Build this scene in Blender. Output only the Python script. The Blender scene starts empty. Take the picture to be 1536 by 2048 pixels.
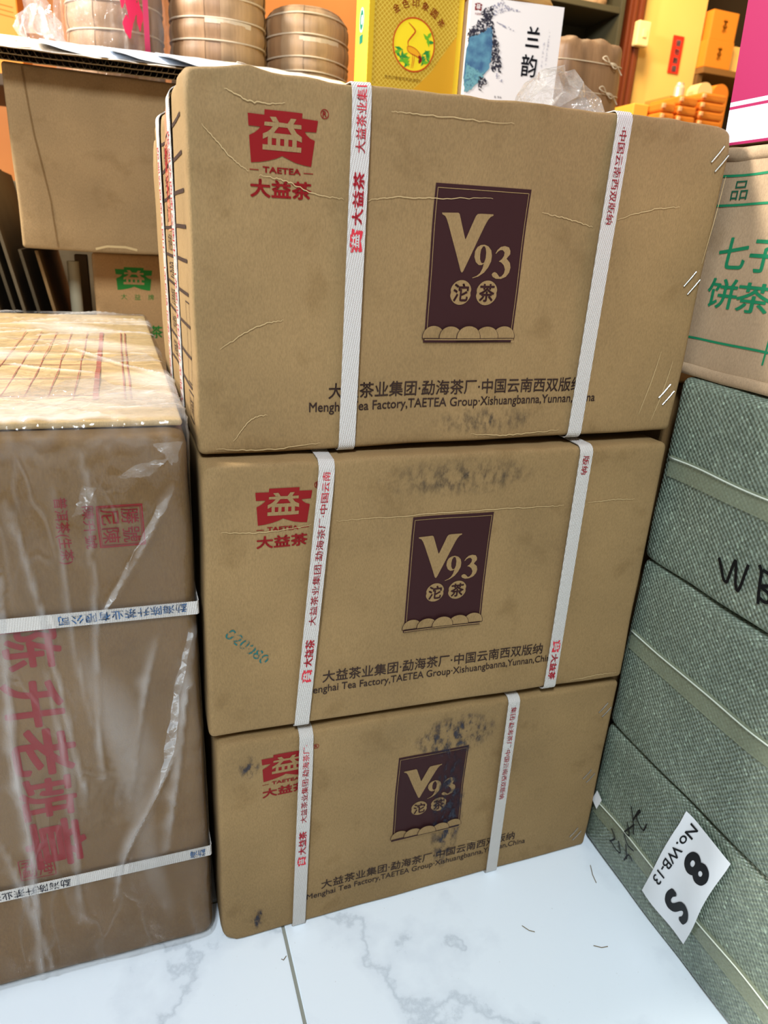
import bpy, bmesh, math, random
from mathutils import Vector, Matrix, noise
from mathutils.geometry import tessellate_polygon
random.seed(7)
S = bpy.context.scene
COL = S.collection
# ---------------------------------------------------------------- camera
cam_d = bpy.data.cameras.new('camera'); cam = bpy.data.objects.new('camera', cam_d); COL.objects.link(cam)
r2 = Vector((0.9427, -0.3285, 0.0577)); u2 = Vector((0.0688, 0.3609, 0.9301)); fw = Vector((0.3263, 0.8728, -0.3628))
fw.normalize(); r2 = (r2 - fw * r2.dot(fw)).normalized(); u2 = r2.cross(fw)
cam.matrix_world = Matrix(((r2.x, u2.x, -fw.x, 0), (r2.y, u2.y, -fw.y, 0), (r2.z, u2.z, -fw.z, 0.7683), (0, 0, 0, 1)))
cam_d.sensor_fit = 'VERTICAL'; cam_d.sensor_height = 36.0; cam_d.lens = 1383.2 / 2048 * 36.0
cam_d.clip_start = 0.02; cam_d.clip_end = 50
cam_d.dof.use_dof = True; cam_d.dof.focus_distance = 0.68; cam_d.dof.aperture_fstop = 8.5
S.camera = cam
# ---------------------------------------------------------------- world, lights, exposure
wd = bpy.data.worlds.new('world'); S.world = wd; wd.use_nodes = True
wd.node_tree.nodes['Background'].inputs[0].default_value = (1.0, 0.89, 0.74, 1)
wd.node_tree.nodes['Background'].inputs[1].default_value = 0.22
def area(name, loc, target, size, power, col, size_y=None):
    d = bpy.data.lights.new(name, 'AREA'); d.energy = power; d.color = col
    d.shape = 'RECTANGLE'; d.size = size; d.size_y = size_y or size
    o = bpy.data.objects.new(name, d); COL.objects.link(o); o.location = loc
    o.rotation_euler = (Vector(target) - Vector(loc)).to_track_quat('-Z', 'Y').to_euler()
area('ceiling_light_main', (-0.50, -0.80, 2.40), (0.15, 0.4, 0.2), 0.22, 66, (0.83, 0.925, 1.0), 0.7)
area('ceiling_light_left', (-1.30, 1.30, 2.10), (0.0, 1.0, 0.6), 0.25, 118, (1.0, 0.95, 0.86), 0.5)
area('ceiling_light_shop', (1.3, 2.1, 2.5), (2.2, 3.0, 1.5), 0.5, 50, (1.0, 0.74, 0.42))
S.view_settings.view_transform = 'Standard'; S.view_settings.look = 'None'
S.view_settings.gamma = 1.0; S.view_settings.use_curve_mapping = False
S.view_settings.exposure = 0.0
# ---------------------------------------------------------------- materials
MATS = {}
def rgb(r, g, b):
    f = lambda c: (c / 255 / 12.92) if c / 255 <= 0.04045 else ((c / 255 + 0.055) / 1.055) ** 2.4
    return (f(r), f(g), f(b), 1)
class NT:
    def __init__(s, name):
        s.m = bpy.data.materials.new(name); s.m.use_nodes = True; s.t = s.m.node_tree
        s.b = s.t.nodes['Principled BSDF']; s.out = s.t.nodes['Material Output']
        MATS[name] = s.m
    def n(s, typ, **kw):
        x = s.t.nodes.new(typ)
        for k, v in kw.items():
            if k.startswith('i_'): x.inputs[int(k[2:]) if k[2:].isdigit() else k[2:].replace('_', ' ')].default_value = v
            else: setattr(x, k, v)
        return x
    def l(s, a, b): s.t.links.new(a, b)
    def coord(s, scale=(1, 1, 1)):
        c = s.n('ShaderNodeTexCoord'); m = s.n('ShaderNodeMapping'); m.inputs['Scale'].default_value = scale
        s.l(c.outputs['Object'], m.inputs['Vector']); return m.outputs['Vector']
    def noise(s, scale, detail=3, vec=None, rough=0.5):
        x = s.n('ShaderNodeTexNoise'); x.inputs['Scale'].default_value = scale; x.inputs['Detail'].default_value = detail
        x.inputs['Roughness'].default_value = rough
        s.l(vec if vec is not None else s.coord(), x.inputs['Vector']); return x.outputs['Fac']
    def ramp(s, fac, stops):
        r = s.n('ShaderNodeValToRGB'); e = r.color_ramp.elements
        e[0].position, e[0].color = stops[0]; e[1].position, e[1].color = stops[-1]
        for p, c in stops[1:-1]:
            q = e.new(p); q.color = c
        s.l(fac, r.inputs['Fac']); return r.outputs['Color']
    def mix(s, fac, a, b, blend='MIX'):
        x = s.n('ShaderNodeMix', data_type='RGBA', blend_type=blend)
        for sock, v in ((x.inputs[0], fac), (x.inputs[6], a), (x.inputs[7], b)):
            if isinstance(v, (int, float, tuple)): sock.default_value = v
            else: s.l(v, sock)
        return x.outputs[2]
    def math(s, op, a, b=None):
        x = s.n('ShaderNodeMath', operation=op)
        for sock, v in ((x.inputs[0], a), (x.inputs[1], b)):
            if v is None: continue
            if isinstance(v, (int, float)): sock.default_value = v
            else: s.l(v, sock)
        return x.outputs[0]
    def bump(s, h, strength=0.3, dist=0.002):
        b = s.n('ShaderNodeBump'); b.inputs['Strength'].default_value = strength; b.inputs['Distance'].default_value = dist
        s.l(h, b.inputs['Height']); s.l(b.outputs['Normal'], s.b.inputs['Normal'])
    def set(s, **kw):
        for k, v in kw.items():
            k = k.replace('_', ' ')
            if isinstance(v, (int, float, tuple)): s.b.inputs[k].default_value = v
            else: s.l(v, s.b.inputs[k])
        return s.m
def plain(name, col, rough=0.6, metal=0.0, spec=0.4):
    t = NT(name); t.set(Base_Color=col, Roughness=rough, Metallic=metal); t.b.inputs['Specular IOR Level'].default_value = spec
    return t.m
def cardboard(name, col, var=0.12):
    t = NT(name)
    c2 = tuple(x * (1 - var) for x in col[:3]) + (1,); c3 = tuple(min(1, x * (1 + var)) for x in col[:3]) + (1,)
    a = t.ramp(t.noise(9, 4), [(0.3, c2), (0.7, c3)])
    fib = t.ramp(t.noise(900, 3, t.coord((1, 1, 0.35))), [(0.3, (0.86, 0.86, 0.86, 1)), (0.7, (1.1, 1.1, 1.1, 1))])
    stain = t.ramp(t.noise(24, 6), [(0.30, (0.86, 0.84, 0.8, 1)), (0.42, (1, 1, 1, 1))])
    t.set(Base_Color=t.mix(1.0, t.mix(1.0, a, fib, 'MULTIPLY'), stain, 'MULTIPLY'), Roughness=0.78)
    t.b.inputs['Specular IOR Level'].default_value = 0.25
    t.bump(t.math('ADD', t.noise(700, 2), t.math('MULTIPLY', t.noise(30, 4), 2.5)), 0.35, 0.0006)
    return t.m
KRAFT = cardboard('kraft_board', rgb(139, 113, 75))
KRAFT2 = cardboard('kraft_board_pale', rgb(152, 124, 86))
KRAFT3 = cardboard('kraft_board_dull', rgb(118, 90, 54))
KRAFT4 = cardboard('kraft_board_pinkish', rgb(172, 146, 116))
CREAM = plain('torn_paper', rgb(188, 162, 116), 0.9)
def ink(name, col, rough=0.6, worn=0.0):
    t = NT(name); t.set(Base_Color=col, Roughness=rough); t.b.inputs['Specular IOR Level'].default_value = 0.2
    if worn:
        m = t.ramp(t.noise(260, 4), [(worn, (0, 0, 0, 1)), (worn + 0.12, (1, 1, 1, 1))])
        tr = t.n('ShaderNodeBsdfTransparent'); mx = t.n('ShaderNodeMixShader')
        t.l(m, mx.inputs[0]); t.l(tr.outputs[0], mx.inputs[1]); t.l(t.b.outputs[0], mx.inputs[2]); t.l(mx.outputs[0], t.out.inputs[0])
    return t.m
RED = ink('red_ink', rgb(128, 15, 18)); RED2 = ink('dull_red_ink', rgb(132, 22, 24)); FADED = ink('faded_rule_ink', rgb(150, 84, 70)); REDS = ink('strap_red_ink', rgb(200, 50, 62), worn=0.36)
MAROON = ink('maroon_ink', rgb(50, 23, 24), 0.7); BROWN = ink('dark_brown_ink', rgb(52, 36, 30))
TEAL = ink('teal_stamp_ink', rgb(30, 98, 96), worn=0.42); GREEN = ink('green_ink', rgb(30, 124, 84)); GREEN2 = ink('leaf_green_ink', rgb(46, 132, 52))
BLUE = ink('blue_strap_ink', rgb(70, 120, 176), worn=0.38); BLACK = ink('black_marker', rgb(14, 15, 18), 0.45); GREY = ink('grey_strap_ink', rgb(70, 70, 80), worn=0.4)
def strapmat(name, col):
    t = NT(name); v = t.coord((1, 1, 1))
    sp = t.n('ShaderNodeSeparateXYZ'); t.l(v, sp.inputs[0])
    a = t.math('SINE', t.math('MULTIPLY', t.math('ADD', sp.outputs[0], t.math('MULTIPLY', sp.outputs[2], 0.6)), 3000))
    b = t.math('SINE', t.math('MULTIPLY', t.math('ADD', sp.outputs[2], sp.outputs[1]), 2400))
    h = t.math('MULTIPLY', a, b)
    t.set(Base_Color=t.mix(t.math('MULTIPLY', t.math('ADD', h, 1), 0.5), tuple(x * 0.82 for x in col[:3]) + (1,), col), Roughness=0.42)
    t.bump(h, 0.6, 0.0006); return t.m
STRAP = strapmat('white_woven_strap', rgb(208, 203, 197))
STEEL = plain('staple_steel', rgb(200, 200, 198), 0.28, 1.0)
def smudge(name, col, dens):
    t = NT(name); t.set(Base_Color=col, Roughness=0.8)
    c = t.n('ShaderNodeTexCoord')
    g = t.n('ShaderNodeTexGradient', gradient_type='SPHERICAL'); mp = t.n('ShaderNodeMapping'); mp.inputs['Location'].default_value = (-1, -1, 0); mp.inputs['Scale'].default_value = (2, 2, 1)
    t.l(c.outputs['UV'], mp.inputs[0]); t.l(mp.outputs[0], g.inputs[0])
    nz = t.noise(150, 5, t.coord((1, 1, 0.5)), 0.7)
    f = t.math('MULTIPLY', t.math('POWER', g.outputs['Fac'], 0.6), t.math('MAXIMUM', t.math('MULTIPLY', t.math('SUBTRACT', nz, 0.46), 6), 0))
    f = t.math('MINIMUM', t.math('MULTIPLY', f, dens), 0.85)
    tr = t.n('ShaderNodeBsdfTransparent'); mx = t.n('ShaderNodeMixShader')
    t.l(f, mx.inputs[0]); t.l(tr.outputs[0], mx.inputs[1]); t.l(t.b.outputs[0], mx.inputs[2]); t.l(mx.outputs[0], t.out.inputs[0])
    return t.m
SMB = smudge('blue_black_smudge', rgb(30, 34, 50), 1.5); SMK = smudge('grey_smudge', rgb(60, 54, 46), 0.6)
def film(name, haze, tint=(1, 1, 1, 1), rough=0.08, scale=22, bstr=0.6, stretch=(1, 1, 0.35)):
    t = NT(name)
    v = t.coord(stretch); wv = t.n('ShaderNodeTexNoise'); wv.inputs['Scale'].default_value = scale * .8; wv.inputs['Detail'].default_value = 3; t.l(v, wv.inputs['Vector'])
    va = t.n('ShaderNodeVectorMath', operation='MULTIPLY_ADD'); va.inputs[1].default_value = (.055, .055, .055); t.l(wv.outputs['Color'], va.inputs[0]); t.l(v, va.inputs[2])
    vo = t.n('ShaderNodeTexVoronoi', feature='DISTANCE_TO_EDGE'); vo.inputs['Scale'].default_value = scale; t.l(va.outputs[0], vo.inputs['Vector'])
    cr = t.ramp(vo.outputs['Distance'], [(0.0, (1, 1, 1, 1)), (0.05, (0, 0, 0, 1))])                      # sharp crease lines
    sel = t.ramp(t.noise(7, 3), [(0.48, (0, 0, 0, 1)), (0.62, (1, 1, 1, 1))]); cr = t.math('MULTIPLY', cr, sel)
    facet = t.math('MULTIPLY', vo.outputs['Distance'], 1.6); nz = t.noise(scale * 3.2, 4, v, 0.6)
    bp = t.n('ShaderNodeBump'); bp.inputs['Strength'].default_value = bstr; bp.inputs['Distance'].default_value = 0.006; t.l(t.math('ADD', t.math('ADD', facet, t.math('MULTIPLY', cr, .4)), t.math('MULTIPLY', nz, .35)), bp.inputs['Height'])
    tr = t.n('ShaderNodeBsdfTransparent'); tr.inputs[0].default_value = tint
    gl = t.n('ShaderNodeBsdfGlossy'); gl.inputs['Roughness'].default_value = rough; t.l(bp.outputs[0], gl.inputs['Normal'])
    df = t.n('ShaderNodeBsdfTranslucent'); dd = t.n('ShaderNodeBsdfDiffuse'); df.inputs[0].default_value = dd.inputs[0].default_value = (0.95, 0.95, 0.95, 1)
    ad = t.n('ShaderNodeMixShader'); ad.inputs[0].default_value = 0.3; t.l(dd.outputs[0], ad.inputs[1]); t.l(df.outputs[0], ad.inputs[2])
    fr = t.n('ShaderNodeFresnel'); fr.inputs['IOR'].default_value = 1.5; t.l(bp.outputs[0], fr.inputs['Normal'])
    m1 = t.n('ShaderNodeMixShader'); h = t.ramp(t.noise(14, 5, t.coord((1, 1, 0.3)), 0.65), [(0.40, (haze * 0.3,) * 3 + (1,)), (0.75, (haze * 2.2,) * 3 + (1,))]); at = t.n('ShaderNodeAttribute', attribute_name='layers')
    h = t.math('MINIMUM', t.math('ADD', t.math('ADD', h, t.math('MULTIPLY', cr, .05)), t.math('MULTIPLY', at.outputs['Fac'], 0.38)), 0.8)
    t.l(h, m1.inputs[0]); t.l(tr.outputs[0], m1.inputs[1]); t.l(ad.outputs[0], m1.inputs[2])
    m2 = t.n('ShaderNodeMixShader'); t.l(t.math('MINIMUM', t.math('MULTIPLY', fr.outputs[0], 0.65), 0.30), m2.inputs[0]); t.l(m1.outputs[0], m2.inputs[1]); t.l(gl.outputs[0], m2.inputs[2])
    t.l(m2.outputs[0], t.out.inputs[0]); return t.m
FILM = film('clear_wrap_film', 0.010); BAGFILM = film('clear_bag_film', 0.10, scale=60, stretch=(1, 1, 1)); BAGHAZE = film('white_bag_film', 0.2, scale=50, stretch=(1, 1, 1))
def woven(name, col):
    t = NT(name); sp = t.n('ShaderNodeSeparateXYZ'); t.l(t.coord(), sp.inputs[0])
    # cross-woven flat tapes about 3 mm wide
    wob = t.math('MULTIPLY', t.noise(40, 3), 0.004)
    cy = t.math('ADD', t.math('MULTIPLY', sp.outputs[1], 1.0), wob); cz = t.math('ADD', t.math('ADD', sp.outputs[2], t.math('MULTIPLY', sp.outputs[0], 1.0)), wob)
    k = math.pi / 0.0030
    a = t.math('SINE', t.math('MULTIPLY', cy, k)); b = t.math('SINE', t.math('MULTIPLY', cz, k))
    h = t.math('MULTIPLY', a, b)
    f = t.math('MULTIPLY', t.math('ADD', t.math('MINIMUM', t.math('MAXIMUM', t.math('MULTIPLY', h, 2.5), -1), 1), 1), 0.5)
    d = tuple(x * 0.78 for x in col[:3]) + (1,); l = tuple(min(1, x * 1.14) for x in col[:3]) + (1,)
    c = t.mix(f, d, l)
    cell = t.n('ShaderNodeCombineXYZ'); t.l(t.math('FLOOR', t.math('MULTIPLY', cy, 1 / 0.0030)), cell.inputs[0]); t.l(t.math('FLOOR', t.math('MULTIPLY', cz, 1 / 0.0030)), cell.inputs[1])
    wn = t.n('ShaderNodeTexWhiteNoise', noise_dimensions='2D'); t.l(cell.outputs[0], wn.inputs['Vector'])
    c = t.mix(1.0, c, t.ramp(wn.outputs['Value'], [(0.0, (0.72, 0.74, 0.74, 1)), (0.55, (1, 1, 1, 1)), (0.93, (1.15, 1.15, 1.15, 1)), (1.0, (1.7, 1.75, 1.75, 1))]), 'MULTIPLY')
    cl = t.ramp(t.noise(11, 4), [(0.3, (0.8, 0.84, 0.8, 1)), (0.7, (1.08, 1.06, 1.0, 1))])
    glint_specks = t.ramp(t.noise(420, 2), [(0.62, (0, 0, 0, 1)), (0.72, (1, 1, 1, 1))])  # pale specks paint white highlights onto the weave
    c = t.mix(1.0, c, cl, 'MULTIPLY')
    t.set(Base_Color=t.mix(t.math('MULTIPLY', glint_specks, 0.35), c, rgb(190, 200, 190)), Roughness=t.math('ADD', 0.28, t.math('MULTIPLY', t.noise(200), 0.15)))
    t.bump(t.math('ADD', h, t.math('MULTIPLY', t.noise(60, 3), 3.0)), 0.55, 0.0011); return t.m
WOVEN = woven('green_woven_sack', rgb(120, 132, 120))
def tape(name, col):
    t = NT(name); t.set(Base_Color=t.mix(t.noise(40, 4, t.coord((1, 0.2, 1))), tuple(x * .85 for x in col[:3]) + (1,), col), Roughness=0.16)
    t.bump(t.noise(220, 3), 0.25, 0.0008)
    tr = t.n('ShaderNodeBsdfTransparent'); mx = t.n('ShaderNodeMixShader'); mx.inputs[0].default_value = 0.55
    t.l(tr.outputs[0], mx.inputs[1]); t.l(t.b.outputs[0], mx.inputs[2]); t.l(mx.outputs[0], t.out.inputs[0]); return t.m
GLINT = plain('tape_lip_glint', rgb(206, 214, 200), 0.22, 0.0, 0.6)  # pale colour paints the specular line on the tape lip
TAPE = tape('clear_packing_tape', rgb(150, 158, 132))
PAPER = plain('white_paper', rgb(232, 236, 240), 0.6); PAPER_D = plain('print_paper', rgb(226, 232, 240), 0.45)
def marble():
    t = NT('white_marble_tile'); n1 = t.noise(3.4, 8, None, 0.55)
    vein = t.math('ABSOLUTE', t.math('SUBTRACT', n1, 0.5))
    c = t.ramp(vein, [(0.0, rgb(206, 216, 225)), (0.012, rgb(230, 239, 247)), (0.05, rgb(238, 247, 254))])
    c = t.mix(1.0, c, t.ramp(t.noise(1.7, 3), [(0.3, (0.94, 0.95, 0.97, 1)), (0.7, (1, 1, 1, 1))]), 'MULTIPLY')
    sp = t.ramp(t.noise(330, 2), [(0.74, (0, 0, 0, 1)), (0.78, (1, 1, 1, 1))])
    c = t.mix(t.math('MULTIPLY', sp, 0.35), c, rgb(150, 140, 125))
    t.set(Base_Color=c, Roughness=0.22); return t.m
MARBLE = marble(); GROUT = plain('dirty_grout', rgb(146, 146, 134), 0.9)
def bamboo(name, col, sc=1.0):
    t = NT(name); v = t.coord((1, 1, 0.03))
    n1 = t.noise(28 * sc, 2, v); n2 = t.noise(240 * sc, 3, v)
    c = t.ramp(n1, [(0.3, tuple(x * 0.72 for x in col[:3]) + (1,)), (0.5, col), (0.7, tuple(min(1, x * 1.2) for x in col[:3]) + (1,))])
    c = t.mix(1.0, c, t.ramp(n2, [(0.3, (0.88, 0.86, 0.84, 1)), (0.7, (1.06, 1.06, 1.06, 1))]), 'MULTIPLY')
    t.set(Base_Color=c, Roughness=0.5); t.bump(n2, 0.3, 0.001); return t.m
BAMBOO = bamboo('bamboo_sheath', rgb(176, 142, 106)); BAMBOO2 = bamboo('bamboo_sheath_dark', rgb(158, 120, 84)); STRIP = plain('pale_bamboo_strip', rgb(206, 186, 160), 0.5)
STRING = plain('cotton_string', rgb(226, 204, 170), 0.8)
def goldmat():
    t = NT('gold_lattice_foil'); sp = t.n('ShaderNodeSeparateXYZ'); t.l(t.coord(), sp.inputs[0])
    k = 2 * math.pi / 0.0085
    p = t.math('ADD', sp.outputs[0], sp.outputs[2]); q = t.math('SUBTRACT', sp.outputs[0], sp.outputs[2])
    a = t.math('ABSOLUTE', t.math('SINE', t.math('MULTIPLY', p, k / 2))); b = t.math('ABSOLUTE', t.math('SINE', t.math('MULTIPLY', q, k / 2)))
    h = t.math('MINIMUM', a, b)
    c = t.ramp(h, [(0.18, rgb(250, 222, 96)), (0.36, rgb(214, 168, 44))])
    t.set(Base_Color=c, Roughness=0.38, Metallic=0.35); t.bump(h, -0.4, 0.0008); return t.m
GOLDL = goldmat(); GOLD = plain('gold_foil', rgb(236, 196, 48), 0.3, 0.3); YEL = plain('yellow_carton', rgb(240, 214, 66), 0.45)
# ---------------------------------------------------------------- mesh helpers
def obj(name, V, F, mat, parent=None, base=(0, 0, 0), smooth=False, uv=None):
    b = Vector(base); m = bpy.data.meshes.new(name); m.from_pydata([tuple(Vector(v) - b) for v in V], [], F); m.materials.append(mat)
    if uv:
        L = m.uv_layers.new(name='uv')
        for p in m.polygons:
            for li in p.loop_indices: L.data[li].uv = uv[m.loops[li].vertex_index]
    if smooth: m.polygons.foreach_set('use_smooth', [True] * len(m.polygons))
    m.update(); o = bpy.data.objects.new(name, m); COL.objects.link(o)
    if parent: o.parent = parent
    else: o.location = b
    return o
def thing(name, label, cat, base, group=None):
    o = bpy.data.objects.new(name, None); COL.objects.link(o); o.location = base; o.empty_display_size = 0.05
    o['label'] = label; o['category'] = cat
    if group: o['group'] = group
    return o
def tag(o, label, cat, group=None):
    o['label'] = label; o['category'] = cat
    if group: o['group'] = group
    return o
def struct(o): o['kind'] = 'structure'; return o
def boxgeo(x0, x1, y0, y1, z0, z1):
    V = [(x, y, z) for x in (x0, x1) for y in (y0, y1) for z in (z0, z1)]
    return V, [(0, 1, 3, 2), (4, 6, 7, 5), (0, 4, 5, 1), (2, 3, 7, 6), (0, 2, 6, 4), (1, 5, 7, 3)]
def bevelled(name, dims, mat, parent=None, base=(0, 0, 0), bev=0.003, seg=2):
    bm = bmesh.new(); V, F = boxgeo(*dims); vs = [bm.verts.new(v) for v in V]
    for f in F: bm.faces.new([vs[i] for i in f])
    bmesh.ops.recalc_face_normals(bm, faces=bm.faces)
    bmesh.ops.bevel(bm, geom=list(bm.edges), offset=bev, segments=seg, affect='EDGES', profile=0.5)
    Vn = [v.co.copy() for v in bm.verts]; bm.verts.index_update(); Fn = [[v.index for v in f.verts] for f in bm.faces]; bm.free()
    return obj(name, Vn, Fn, mat, parent, base)
def tube(pts, r, seg=8, closed=False):
    P = [Vector(p) for p in pts]; V = []; F = []; n = len(P); up0 = None
    for i, p in enumerate(P):
        a = P[(i - 1) % n] if (closed or i > 0) else p; b = P[(i + 1) % n] if (closed or i < n - 1) else p
        d = (b - a).normalized()
        ref = up0 if up0 is not None else (Vector((0, 0, 1)) if abs(d.z) < 0.9 else Vector((1, 0, 0)))
        s = d.cross(ref).normalized(); t = s.cross(d).normalized(); up0 = t
        for k in range(seg):
            an = 2 * math.pi * k / seg; V.append(p + (s * math.cos(an) + t * math.sin(an)) * r)
    m = n if closed else n - 1
    for i in range(m):
        for k in range(seg):
            j = (i + 1) % n
            F.append((i * seg + k, i * seg + (k + 1) % seg, j * seg + (k + 1) % seg, j * seg + k))
    if not closed: F.append(tuple(range(seg))[::-1]); F.append(tuple((n - 1) * seg + k for k in range(seg)))
    return V, F
def smooth_line(pts, n=6):
    P = [Vector(p) for p in pts]; out = []
    for i in range(len(P) - 1):
        p0 = P[max(i - 1, 0)]; p1 = P[i]; p2 = P[i + 1]; p3 = P[min(i + 2, len(P) - 1)]
        for k in range(n):
            t = k / n
            out.append(0.5 * ((2 * p1) + (p2 - p0) * t + (2 * p0 - 5 * p1 + 4 * p2 - p3) * t * t + (3 * p1 - p0 - 3 * p2 + p3) * t ** 3))
    return out + [P[-1]]
# ---- flat print in a face's own metres, laid on the face by a mapper f(u, v, off)
_TC = {}
def text_geo(s, bold=0.0):
    key = (s, bold)
    if key not in _TC:
        c = bpy.data.curves.new('t', 'FONT'); c.body = s; c.size = 1; c.resolution_u = 6 if len(s) < 3 else 3
        o = bpy.data.objects.new('t', c); COL.objects.link(o)
        m = bpy.data.meshes.new_from_object(o.evaluated_get(bpy.context.evaluated_depsgraph_get()))
        V0 = [(v.co.x, v.co.y) for v in m.vertices]; F0 = [tuple(p.vertices) for p in m.polygons]
        bpy.data.objects.remove(o); bpy.data.curves.remove(c); bpy.data.meshes.remove(m)
        V = list(V0); F = list(F0)
        if bold > 0:   # heavier weight: the same glyphs overprinted a little apart
            V = []; F = []
            for dx, dy in ((0, 0), (1, 0), (-1, 0), (0, 1), (0, -1), (.7, .7), (-.7, .7), (.7, -.7), (-.7, -.7)):
                b = len(V); V += [(x + dx * bold, y + dy * bold) for x, y in V0]; F += [tuple(k + b for k in f) for f in F0]
        x0 = min(v[0] for v in V); x1 = max(v[0] for v in V); y0 = min(v[1] for v in V); y1 = max(v[1] for v in V)
        _TC[key] = ([((x - x0) / (x1 - x0), (y - y0) / (y1 - y0)) for x, y in V], F)
    return _TC[key]
def place(geo, rect, rot=0):
    u0, v0, u1, v1 = rect; V, F = geo; out = []
    for x, y in V:
        if rot == 90: x, y = 1 - y, x          # reads upward
        elif rot == -90: x, y = y, 1 - x       # reads downward
        elif rot == 180: x, y = 1 - x, 1 - y
        out.append((u0 + (u1 - u0) * x, v0 + (v1 - v0) * y))
    return out, F
def poly_geo(loops):
    loops = [list(l) for l in loops]; V = [p for l in loops for p in l]
    return V, [tuple(t) for t in tessellate_polygon([[Vector((x, y, 0)) for x, y in l] for l in loops])]
def ribbon(pts, w, taper=False):
    V = []; F = []; n = len(pts)
    for i, (x, y) in enumerate(pts):
        a = pts[max(i - 1, 0)]; b = pts[min(i + 1, n - 1)]; dx, dy = b[0] - a[0], b[1] - a[1]; L = math.hypot(dx, dy) or 1
        k = w / 2 * ((0.35 + 0.65 * math.sin(math.pi * (i + .5) / n)) if taper else 1)
        V += [(x - dy / L * k, y + dx / L * k), (x + dy / L * k, y - dx / L * k)]
    for i in range(n - 1): F.append((2 * i, 2 * i + 1, 2 * i + 3, 2 * i + 2))
    return V, F
def rectgeo(u0, v0, u1, v1, n=1, m=1):
    V = [(u0 + (u1 - u0) * i / n, v0 + (v1 - v0) * j / m) for j in range(m + 1) for i in range(n + 1)]
    return V, [(j * (n + 1) + i, j * (n + 1) + i + 1, (j + 1) * (n + 1) + i + 1, (j + 1) * (n + 1) + i) for j in range(m) for i in range(n)]
def frame(u0, v0, u1, v1, t, n=12):
    return join([rectgeo(u0, v0, u1, v0 + t, n), rectgeo(u0, v1 - t, u1, v1, n), rectgeo(u0, v0, u0 + t, v1, 1, n), rectgeo(u1 - t, v0, u1, v1, 1, n)])
def disc(cx, cy, rx, ry, n=28): return [(cx + rx * math.cos(2 * math.pi * i / n), cy + ry * math.sin(2 * math.pi * i / n)) for i in range(n)]
def join(gs):
    V = []; F = []
    for g in gs:
        b = len(V); V += list(g[0]); F += [tuple(i + b for i in f) for f in g[1]]
    return V, F
def refine(V, F, L):
    bm = bmesh.new(); vs = [bm.verts.new((x, y, 0)) for x, y in V]
    for f in F:
        try: bm.faces.new([vs[i] for i in f])
        except ValueError: pass
    for _ in range(5):
        E = [e for e in bm.edges if e.calc_length() > L]
        if not E: break
        bmesh.ops.subdivide_edges(bm, edges=E, cuts=1); bmesh.ops.triangulate(bm, faces=[f for f in bm.faces if len(f.verts) > 4])
    bm.verts.index_update(); r = [(v.co.x, v.co.y) for v in bm.verts], [tuple(v.index for v in f.verts) for f in bm.faces]; bm.free(); return r
def decal(name, geo, mp, mat, parent, base, off=0.0005, uv=False):
    V, F = geo
    if len(V) < 400 and any(math.hypot(V[f[i]][0] - V[f[i - 1]][0], V[f[i]][1] - V[f[i - 1]][1]) > .007 for f in F for i in range(len(f))): V, F = refine(V, F, .006)
    W = [mp(u, v, off) for u, v in V]; u_ = None
    if uv:
        a = min(v[0] for v in V); b = max(v[0] for v in V); c = min(v[1] for v in V); d = max(v[1] for v in V)
        u_ = [((x - a) / (b - a), (y - c) / (d - c)) for x, y in V]
    return obj(name, W, F, mat, parent, base, uv=u_)
# ---- soft boxes: rounded grid box in local metres, bent onto eight corners
def rgrid(s, r, step):
    n = max(1, int((s - 2 * r) / step)); e = [0, 0.18 * r, 0.5 * r, r]
    return e + [r + (s - 2 * r) * i / n for i in range(1, n)] + [s - x for x in reversed(e)]
def rounded_box(dims, r, step, faces='xXyYzZ'):
    g = [rgrid(dims[a], r, step if not isinstance(step, (tuple, list)) else step[a]) for a in range(3)]
    idx = {}; V = []; F = []; N = []
    def vert(p):
        k = (round(p[0], 5), round(p[1], 5), round(p[2], 5))
        if k not in idx:
            q = Vector([min(max(p[a], r), dims[a] - r) for a in range(3)]); d = Vector(p) - q
            nn = d.normalized() if d.length > 1e-9 else d
            idx[k] = len(V); V.append(q + nn * r); N.append(nn)
        return idx[k]
    for f in faces:
        a = 'xyz'.index(f.lower()); b, c = [(1, 2), (0, 2), (0, 1)][a]; val = dims[a] if f.isupper() else 0
        ids = []
        for i in g[b]:
            row = []
            for j in g[c]:
                p = [0, 0, 0]; p[a] = val; p[b] = i; p[c] = j; row.append(vert(p))
            ids.append(row)
        flip = (f.isupper()) != (a == 1)
        for i in range(len(ids) - 1):
            for j in range(len(ids[0]) - 1):
                q = (ids[i][j], ids[i + 1][j], ids[i + 1][j + 1], ids[i][j + 1])
                F.append(q if flip else q[::-1])
    return V, F, N
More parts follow.
